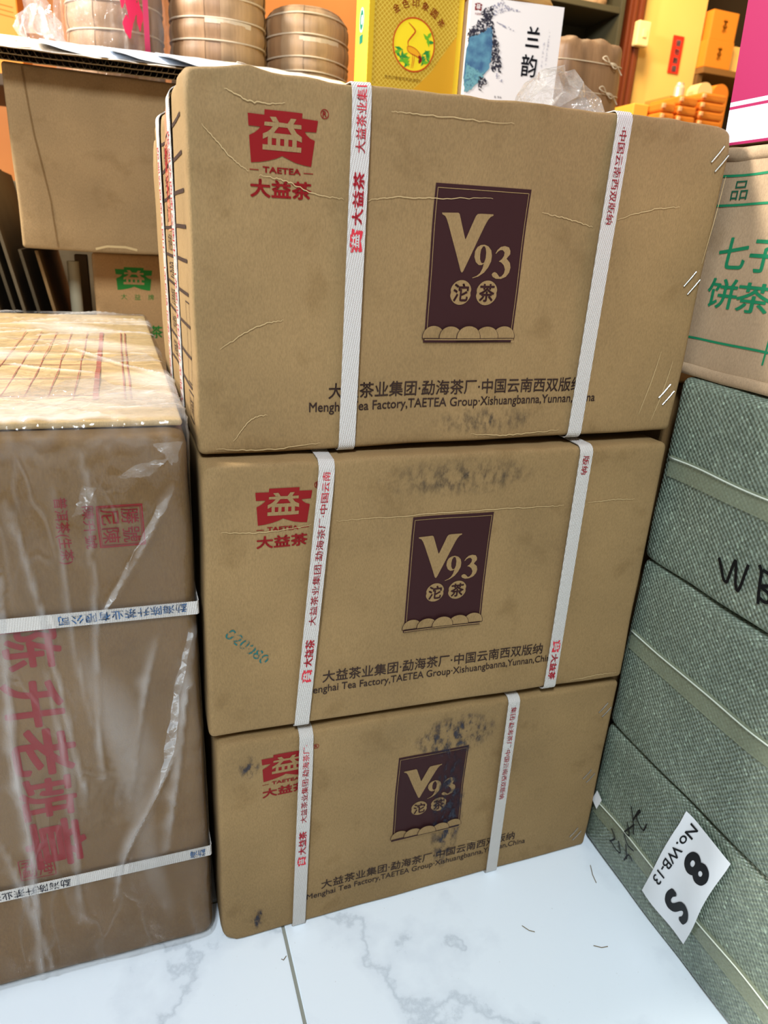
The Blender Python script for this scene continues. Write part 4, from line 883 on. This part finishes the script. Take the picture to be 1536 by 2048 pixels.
decal('medallion_disc', poly_geo([disc(MX, MZ, MR, MR * 1.04, 40)]), gf, YDISC, TGd, bGd, .0003)
decal('medallion_ring', poly_geo([disc(MX, MZ, MR + .001, MR * 1.04 + .001, 40), disc(MX, MZ, MR - .0015, MR * 1.04 - .0015, 40)]), gf, ORN, TGd, bGd, .0007)
rl = random.Random(5)
for k in range(24):
    sd = -1 if k < 12 else 1
    a = math.radians(rl.uniform(195, 250)) if sd < 0 else math.radians(rl.uniform(-50, 35)); r = rl.uniform(.026, .036)
    x, z = MX + r * math.cos(a), MZ + r * math.sin(a); t = rl.uniform(0, 3.14); L = .009
    decal('leaf_print', poly_geo([[(x - L * math.cos(t), z - L * math.sin(t)), (x + .003 * math.sin(t), z - .003 * math.cos(t)), (x + L * math.cos(t), z + L * math.sin(t)), (x - .003 * math.sin(t), z + .003 * math.cos(t))]]), gf, LEAF if k % 2 else LEAF2, TGd, bGd, .0004 + .00001 * k)
def inkline(nm, pts, w, m, off, taper=True):
    q = smooth_line([(MX + x, MZ + z, 0) for x, z in pts], 5); decal(nm, ribbon([(p.x, p.y) for p in q], w, taper), gf, m, TGd, bGd, off)
inkline('crane_neck', [(-.013, .034), (-.002, .026), (.001, .021), (-.006, .012), (-.012, .004), (-.011, -.003)], .0028, ORN, .0009)
q = smooth_line([(MX + x, MZ + z, 0) for x, z in [(-.013, -.004), (-.006, -.003), (.006, -.007), (.015, -.016), (.017, -.024), (.008, -.018), (-.006, -.014), (-.012, -.010), (-.013, -.004)]], 4)
decal('crane_body', poly_geo([[(p.x, p.y) for p in q[:-1]]]), gf, ink('crane_orange', rgb(240, 170, 30)), TGd, bGd, .0008)
inkline('crane_outline', [(-.013, -.004), (-.006, -.003), (.006, -.007), (.015, -.016), (.017, -.024), (.008, -.018), (-.006, -.014), (-.012, -.010), (-.013, -.004)], .0012, ORN, .0010, False)
inkline('crane_tail', [(.011, -.016), (.015, -.022), (.012, -.028)], .006, RED, .0010); inkline('crane_leg', [(-.002, -.014), (-.001, -.026), (-.003, -.038)], .0014, ORN, .0009); inkline('crane_leg', [(.002, -.015), (.002, -.026), (.000, -.038)], .0014, ORN, .0009)
for k, ch in enumerate('金色印象圆茶'):
    a = math.radians(126 - k * 17.5); r = .066; g = text_geo(ch, .01); s = .0135; rot = a - math.pi / 2
    decal('printed_character', ([(MX + r * math.cos(a) + ((x - .5) * math.cos(rot) - (y - .5) * math.sin(rot)) * s, MZ + r * math.sin(a) + ((x - .5) * math.sin(rot) + (y - .5) * math.cos(rot)) * s) for x, y in g[0]], g[1]), gf, ink('box_red_ink', rgb(176, 52, 26)) if k == 0 else MATS['box_red_ink'], TGd, bGd, .0003)
decal('printed_text', place(text_geo('金色印象普洱茶勐海茶业有限责任公司', .0), (-.058, .030, .060, .036)), gf, ink('box_brown_ink', rgb(130, 92, 20)), TGd, bGd, .0003)
gl = lambda y, z, off=.0004: PG(-.093 - off, y, z)
decal('seal_sticker', poly_geo([disc(.045, .128, .014, .020)]), gl, PAPER, TGd, bGd); decal('seal_print', poly_geo([disc(.045, .128, .0115, .0165), disc(.043, .128, .005, .008)]), gl, ink('seal_green', rgb(24, 120, 96)), TGd, bGd, .0008)
decal('seal_print', rectgeo(.034, .090, .056, .104), gl, MATS['seal_green'], TGd, bGd, .0008)
bWh, PW = obox(.7330, 1.405, 1.0275, .18, .02, .185, math.radians(-9))
TWh = thing('white_tea_box', 'white gift box with an ink-wash mountain and two brush characters', 'box', bWh)
WHT = plain('white_card', rgb(236, 228, 226), 0.45)
pobox('body', PW, -.0925, .0925, 0, .045, 0, .1785, WHT, TWh, bWh)
wfm = lambda x, z, off=.0004: PW(x, -off, z)
BRUSH = ink('brush_ink', rgb(36, 36, 46)); INK = ink('black_wash', rgb(44, 42, 56), worn=.40); INKG = ink('pale_wash', rgb(150, 148, 166), worn=.46)
INKT = ink('teal_wash', rgb(108, 158, 168), worn=.36); wb_ = NT('blue_wash'); INKB = wb_.set(Base_Color=wb_.ramp(wb_.noise(60, 5), [(.35, rgb(52, 92, 132)), (.7, rgb(92, 146, 168))]), Roughness=.6)
def wash(nm, pts, m, off, rag=.003, seed=0, n=8):
    P = smooth_line([(x, z, 0) for x, z in pts + pts[:1]], n)[:-1]; r = random.Random(seed)
    decal(nm, poly_geo([[(p.x + r.uniform(-rag, rag), p.y + r.uniform(-rag, rag)) for p in P]]), wfm, m, TWh, bWh, off)
wash('ink_mountain', [(-.092, .125), (-.075, .140), (-.058, .152), (-.045, .135), (-.034, .10), (-.030, .07), (-.038, .06), (-.05, .09), (-.07, .11), (-.092, .105)], INK, .0004, .0025, 1)
wash('ink_mountain', [(-.092, .112), (-.065, .122), (-.050, .132), (-.044, .10), (-.046, .07), (-.06, .05), (-.092, .03)], INKB, .0007, .002, 2)
wash('ink_mountain', [(-.092, .07), (-.07, .06), (-.055, .055), (-.070, .035), (-.092, .024)], INKT, .0009, .002, 3)
wash('ink_mountain', [(-.062, .160), (-.045, .168), (-.034, .178), (-.022, .170), (.004, .164), (-.02, .160), (-.04, .155), (-.055, .150)], INKG, .0005, .002, 4)
wash('ink_mountain', [(-.066, .160), (-.052, .166), (-.046, .158), (-.054, .146), (-.07, .150)], INK, .0009, .002, 5)
wash('ink_mountain', [(-.048, .128), (-.036, .115), (-.026, .085), (-.022, .062), (-.030, .066), (-.040, .09)], INK, .0009, .003, 6)
wash('ink_mountain', [(-.066, .052), (-.052, .048), (-.048, .040), (-.058, .034), (-.056, .024), (-.062, .030)], INK, .0011, .002, 7)
wash('ink_mountain', [(-.03, .062), (-.018, .050), (-.014, .042), (-.028, .050)], INKG, .0006, .002, 8)
wash('ink_mountain', [(-.04, .142), (-.02, .138), (.0, .130), (-.02, .134)], INKG, .0006, .001, 9)
decal('brush_character', place(text_geo('兰', .02), (.022, .108, .050, .142)), wfm, BRUSH, TWh, bWh); decal('brush_character', place(text_geo('韵', .015), (.018, .058, .050, .096)), wfm, BRUSH, TWh, bWh)
decal('printed_text', place(text_geo('兰花飘香韵味悠长', .0), (.066, .08, .070, .140), -90), wfm, INKG, TWh, bWh); decal('printed_text', place(text_geo('普洱熟茶云南', .0), (.058, .075, .0615, .12), -90), wfm, INKG, TWh, bWh)
decal('red_seal', rectgeo(.0555, .055, .0585, .068), wfm, RED, TWh, bWh); logo_at(wfm, TWh, bWh, RED, WHT, (-.085, .156, -.071, .168), .0005)
decal('printed_text', place(text_geo('大益茶', .0), (-.084, .149, -.072, .153)), wfm, RED, TWh, bWh)
decal('printed_text', place(text_geo('普洱茶', .0), (-.03, .017, -.014, .021)), wfm, INK, TWh, bWh); decal('printed_text', place(text_geo('勐海茶厂', .0), (-.05, .009, -.034, .013)), wfm, INK, TWh, bWh)
# kraft-paper wrapped cake lying on the white box
V, F = lathe([(.055, 0), (.09, .003), (.098, .011), (.09, .021), (.05, .027)], 40, wob=.03); bK = Vector((.735, 1.455, 1.2065))
tag(obj('wrapped_tea_cake', [Vector((v[0], v[1] * .55, v[2])) + bK for v in V], F, plain('tan_wrapping_paper', rgb(216, 172, 104), .7), None, bK), 'tan paper-wrapped tea cake lying on the white box', 'tea cake')
# ---------------------------------------------------------------- leaf-wrapped bundle tied with string, right
hQ = Hex((.165, .15, .185), rect_corners(.925, 1.09, 1.55, 1.70, 1.0275, 1.2125), sink=-.012, amp=.004, seed=51, side=-.010, edge=.006, top=.004)
bQ = Vector((1.0, 1.62, 1.0275)); TQ = thing('string_tied_tea_bundle', 'leaf-wrapped tea bundle tied with looped strings, right of the white box', 'tea bundle', bQ)
soft_body('body', hQ, .022, .008, BAMBOO2, TQ, bQ)
for z, bx in ((.140, .118), (.082, .118), (.030, .108)):
    pts = []
    for i in range(60):
        a = 2 * math.pi * i / 60; c, s_ = math.cos(a), math.sin(a); e = 0.24
        pts.append(hQ.pt((.0825 + (.0835) * math.copysign(abs(c) ** e, c), .075 + .076 * math.copysign(abs(s_) ** e, s_), z + .003 * math.sin(a)), False))
    obj('string', *tube(pts, .0013, 6, True), STRING, TQ, bQ, smooth=True)
    k = lambda x, zz, o=.006: hQ.pt((bx + x, -o, z + zz), False)
    for loop in ([(0, 0), (-.012, .010), (-.020, .007), (-.012, .001), (0, 0)], [(0, 0), (.010, -.004), (.020, -.006), (.012, -.010), (0, 0)], [(0, 0), (.014, -.002), (.030, -.012), (.036, -.020)]):
        q = smooth_line([k(*p, .006 + .003 * (i % 2)) for i, p in enumerate(loop)], 5); obj('string_bow', *tube(q, .0013, 6), STRING, TQ, bQ, smooth=True)
# crumpled clear bag on the top carton
rc_ = random.Random(21); bB3 = Vector((.497, .83, .8895)); V = []; F = []; n = 15
prof = [(.054, .001), (.060, .014), (.060, .032), (.052, .050), (.038, .064), (.020, .072)]
for i, (r, z) in enumerate(prof):
    for k in range(n):
        a = 2 * math.pi * (k + .5 * (i % 2)) / n + rc_.uniform(-.12, .12); rr = r * rc_.uniform(.78, 1.14)
        V.append(bB3 + Vector((rr * math.cos(a), rr * .8 * math.sin(a), max(.0005, z + (rc_.uniform(-.007, .009) if i else 0)))))
V.append(bB3 + Vector((.006, 0, .078))); m = len(prof)
for i in range(m - 1):
    for k in range(n):
        a, b, c, d = i * n + k, i * n + (k + 1) % n, (i + 1) * n + (k + 1) % n, (i + 1) * n + k
        F += [(a, b, c), (a, c, d)]
for k in range(n): F.append(((m - 1) * n + k, (m - 1) * n + (k + 1) % n, m * n))
o = obj('clear_plastic_bag', V, F, BAGFILM, None, bB3); tag(o, 'crumpled empty clear plastic bag lying on the top carton', 'plastic bag')
o.data.attributes.new('layers', 'FLOAT', 'POINT').data.foreach_set('value', [rc_.random() ** 3 * .5 for _ in V])
# ---------------------------------------------------------------- left background: leaning sheets, tube, post
DKC = cardboard('dark_board', rgb(92, 78, 56))
SHEETS = [(-.137, .716, 'olive-brown flattened board, rightmost of the leaning sheets'), (-.166, .716, 'dark flattened cardboard sheet second from the right among the leaning sheets'), (-.189, .86, 'dark flattened cardboard sheet in the middle of the leaning sheets'), (-.208, .87, 'dark flattened cardboard sheet second from the left among the leaning sheets'), (-.232, .90, 'leftmost dark flattened cardboard sheet, cut by the picture edge')]
for i, (xb, h, lb) in enumerate(SHEETS):
    b = Vector((xb + .02, 1.70, 0.001)); V = [(x, y, z) for z in (0, .5, h) for x, y in ((0, 0), (.0055, 0), (.0055, .42), (0, .42))]; F = [(3, 2, 1, 0), (8, 9, 10, 11)] + [(4 * q + k, 4 * q + (k + 1) % 4, 4 * q + 4 + (k + 1) % 4, 4 * q + 4 + k) for q in (0, 1) for k in range(4)]
    y0 = 1.50 + .012 * (i % 2)
    o = obj('cardboard_sheet', [Vector((xb + v[0] - .185 * (max(v[2], .5) - .6), y0 + v[1], v[2] + .001)) for v in V], F, KRAFT3 if i == 0 else DKC, None, b)
    tag(o, lb, 'cardboard', 'flattened cardboard leaning on edge')
o = bevelled('dark_backing', (-.75, -.33, 1.62, 2.1, .001, .84), DKC, None, (-.54, 1.86, 0), bev=.004); tag(o, 'dark backing block added at the left edge behind the leaning sheets', 'carton')  # added dark block that covers the bright wall behind the sheets
o = bevelled('dark_backing', (-.45, .1, 2.16, 2.28, .001, .86), DKC, None, (-.17, 2.22, 0), bev=.004); tag(o, 'dark backing block added behind the paper tube in place of shadow', 'carton')  # added dark block, stands in for the darkness behind the tube
V, F = lathe([(.011, 0.001), (.011, .70)], 20); bT = Vector((-.097, 1.53, 0)); o = obj('paper_tube', [Vector(v) + bT for v in V], F, plain('pale_tube', rgb(176, 164, 134), .6), None, bT, smooth=False); tag(o, 'pale upright paper tube left of the green logo carton', 'tube')
o = bevelled('wooden_post', (-.098, -.074, 1.60, 1.63, .001, .71), plain('post_wood', rgb(120, 92, 54), .6), None, (-.086, 1.615, 0), bev=.002); tag(o, 'narrow wooden post between the paper tube and the green logo carton', 'post')
# ---------------------------------------------------------------- far background
ORANGE = plain('orange_carton', rgb(226, 138, 40), 0.5); ORANGE2 = plain('orange_pack', rgb(232, 132, 40), 0.45); SHELF = plain('dark_shelf_wood', rgb(74, 54, 32), .6); DARK = plain('dark_shelf_back', rgb(66, 62, 44), .7)
o = bevelled('orange_carton', (-.36, -.22, 2.35, 2.6, 1.12, 1.42), ORANGE, None, (-.29, 2.475, 1.12), bev=.004); tag(o, 'orange carton at the upper left corner in the background', 'carton')
for k in range(3):
    x = decal('printed_line', rectgeo(-.30, 1.285 - .011 * k, -.232, 1.287 - .011 * k), lambda u, v, off: Vector((u, 2.35 - off, v - (u + .3) * .12)), ink('amber_line', rgb(190, 104, 20)) if k == 0 else MATS['amber_line'], o, (-.29, 2.475, 1.12))
sh_b = Vector((-.29, 2.5, 0)); TSh = thing('back_shelf', 'wooden rack carrying the orange carton at the upper left', 'shelf', sh_b)
for d in ((-.60, -.10, 2.3, 2.7, 1.09, 1.119), (-.60, -.57, 2.3, 2.7, 0, 1.09), (-.14, -.10, 2.3, 2.7, 0, 1.09)): bevelled('board' if d[4] > 1 else 'upright', d, SHELF, TSh, sh_b, bev=.003)
o = bevelled('wooden_post', (-.115, -.075, 2.3, 2.36, 1.12, 1.9), plain('orange_post', rgb(196, 112, 40), .5), None, (-.095, 2.33, 1.12), bev=.003); tag(o, 'orange-brown upright post behind the white crumpled bag', 'post')
# dark shelving left of the doorway trim
bD = Vector((1.70, 3.0, 0)); TD = thing('dark_shelving', 'dark olive shelving beside the red-brown door trim', 'shelf', bD)
bevelled('back_panel', (1.35, 1.975, 3.10, 3.12, 0, 2.3), DARK, TD, bD)
for z in (1.22, 1.32, 1.42, 1.55, 1.684, 1.84): bevelled('shelf_board', (1.372, 1.953, 2.86, 3.099, z, z + .022), DARK, TD, bD, bev=.002)
for x in (1.35, 1.955): bevelled('upright', (x, x + .02, 2.86, 3.099, 0, 2.3), DARK, TD, bD, bev=.002)
V, F = lathe([(.055, 0), (.06, .02), (.058, .09), (.062, .11), (.045, .12)], 28); bB_ = Vector((1.872, 2.95, 1.7065)); tag(obj('wooden_pot', [Vector(v) + bB_ for v in V], F, BAMBOO, None, bB_), 'round wooden pot on the dark shelving', 'pot')
# light switch and notice on the wall
bW = Vector((2.13, 2.95, 1.66)); TW = thing('wall_switch', 'cream wall switch box beside the red-brown trim', 'switch', bW)
bevelled('switch_box', (2.055, 2.118, 2.862, 2.894, 1.590, 1.680), plain('cream_plastic', rgb(252, 226, 160), .4), TW, bW, bev=.006); bevelled('rocker', (2.078, 2.098, 2.856, 2.863, 1.620, 1.650), MATS['cream_plastic'], TW, bW, bev=.002)
bN = Vector((2.33, 2.948, 1.61)); TN = thing('wall_notice', 'narrow red notice with white characters on the yellow wall', 'notice', bN)
RN = plain('red_notice', rgb(220, 44, 26), .5)
pobox('panel', lambda x, y, z: Vector((x, y, z)), 2.303, 2.358, 2.944, 2.949, 1.535, 1.675, RN, TN, bN)
for k, ch in enumerate('请勿触摸'): decal('printed_character', place(text_geo(ch, .03), (2.318, 1.636 - k * .032, 2.343, 1.660 - k * .032)), lambda u, v, off: Vector((u, 2.943 - off, v)), PAPER, TN, bN)
# shelf with orange cartons right of the wall
bX = Vector((2.8, 3.0, 0)); TX = thing('brown_shelf_unit', 'brown shelf unit right of the yellow wall holding orange cartons', 'shelf', bX)
bevelled('side_board', (2.455, 2.483, 2.93, 3.22, 0, 1.545), plain('shelf_side', rgb(110, 76, 40), .5), TX, bX, bev=.002); bevelled('shelf_board', (2.455, 3.1, 2.90, 3.22, 1.546, 1.570), plain('shelf_edge', rgb(132, 92, 48), .5), TX, bX, bev=.002); bevelled('shelf_board', (2.484, 3.1, 2.93, 3.22, 1.27, 1.30), SHELF, TX, bX, bev=.002)
bevelled('back_board', (2.455, 3.1, 3.221, 3.24, 0, 2.3), plain('dark_back', rgb(40, 28, 18), .7), TX, bX, bev=.002)
for (x0, x1, y0, z0, z1, s) in ((2.455, 2.60, 2.905, 1.5705, 1.676, 'orange carton on the brown shelf unit, lower of two'), (2.465, 2.605, 2.915, 1.6765, 1.787, 'orange carton on the brown shelf unit, stacked on another')):
    cb = ((x0 + x1) / 2, y0 + .075, z0); o = bevelled('orange_carton', (x0, x1, y0, y0 + .15, z0, z1), ORANGE, None, cb, bev=.003); tag(o, s, 'carton', 'orange cartons on the shelf unit')
    if 'deep_orange' not in MATS: ink('deep_orange', rgb(206, 110, 20))
    x = decal('printed_mark', place(text_geo('茶', .01), (x0 + .06, z0 + .03, x0 + .085, z0 + .08)), lambda u, v, off: Vector((u, y0 - off, v)), MATS['deep_orange'], o, cb, .001)
o = bevelled('pale_carton', (2.606, 2.72, 2.93, 3.08, 1.5705, 1.672), plain('pale_orange', rgb(250, 204, 120), .5), None, (2.66, 3.0, 1.5705), bev=.003); tag(o, 'pale yellow carton beside the stacked orange cartons', 'carton')
# counter with stacked orange packs
bC2 = Vector((2.1, 2.35, 0)); CT = bevelled('counter', (1.60, 2.5, 2.12, 2.60, 0.001, 1.17), SHELF, None, bC2, bev=.004); tag(CT, 'wooden counter under the rows of orange packs', 'counter')
plain('pale_button', rgb(250, 180, 120), .5)
ORD = ['lowest', 'second from the bottom', 'third from the bottom', 'fourth from the bottom', 'topmost']
for x, w, n, h, pos in ((1.722, .058, 3, .030, 'leftmost'), (1.790, .078, 4, .029, 'middle'), (1.880, .105, 5, .027, 'rightmost')):
    for k in range(n):
        z = 1.1705 + k * h; b = Vector((x + w / 2, 2.28, z))
        T = thing('orange_pack', f'flat orange pack, {ORD[k] if k < n - 1 else ORD[4]} in the {pos} stack on the counter', 'pack', b, 'orange packs stacked on the counter')
        bevelled('body', (x, x + w, 2.20, 2.36, z, z + h - .001), ORANGE2, T, b, bev=.007)
        bevelled('end_button', (x - .004, x + .010, 2.190, 2.199, z + h * .25, z + h * .75), MATS['pale_button'], T, b, bev=.003)
plain('pale_package', rgb(250, 206, 140), .5)
for x, r, s in ((2.100, .034, 'pale round-topped package behind the orange packs, left of two'), (2.175, .037, 'orange round-topped package behind the orange packs, right of two')):
    V = []; n = 24
    P = [(r * math.cos(math.pi * i / n), r * .9 * math.sin(math.pi * i / n)) for i in range(n + 1)]
    for yy in (0, .06): V += [(x + a, 2.45 + yy, 1.366 + b) for a, b in P] + [(x - r, 2.45 + yy, 1.1705), (x + r, 2.45 + yy, 1.1705)]
    m = n + 3; F = [tuple(range(m)), tuple(range(m, 2 * m))[::-1]] + [(i, m + i, m + (i + 1) % m, (i + 1) % m) for i in range(m)]
    tag(obj('round_package', V, F, MATS['pale_package'] if r < .035 else ORANGE2, None, (x, 2.48, 1.1705)), s, 'package')
o = bevelled('yellow_carton', (1.655, 1.716, 2.26, 2.40, 1.1705, 1.255), plain('amber_carton', rgb(238, 186, 70), .5), None, (1.685, 2.33, 1.1705), bev=.003); tag(o, 'amber yellow carton at the left end of the counter', 'carton')
o = bevelled('wooden_stand', (1.92, 2.06, 2.42, 2.56, 1.1705, 1.330), plain('amber_wood', rgb(196, 140, 60), .5), None, (1.99, 2.49, 1.1705), bev=.003); tag(o, 'amber wooden stand carrying the small pale bottle', 'stand')
V, F = lathe([(.019, 0), (.019, .035), (.014, .045), (.014, .052)], 16); bt = Vector((1.99, 2.46, 1.3305)); V = [Vector(v) + bt for v in V]
tag(obj('glass_bottle', V, F, plain('pale_bottle', rgb(210, 190, 160), .2), None, bt), 'small pale bottle standing behind the orange packs', 'bottle')

STRAW = plain('dry_straw', rgb(120, 104, 76), .8)
for i, (pts, lb) in enumerate(((((.5352, .5520), (.5290, .5380), (.5262, .5260)), 'thin dry straw on the white floor near the corner of the bottom carton'), (((.118, .545), (.114, .541), (.112, .543)), 'tiny straw chip on the floor grout in front of the bottom carton'), (((.40, .50), (.405, .492), (.411, .488)), 'short straw bit in the middle of the white floor'), (((.47, .452), (.478, .447), (.486, .446)), 'short straw bit on the floor beside the bottom woven sack'))):
    o = obj('straw', *tube([(x, y, .0012) for x, y in pts], .0005, 5), STRAW, None, (pts[0][0], pts[0][1], 0)); tag(o, lb, 'straw')
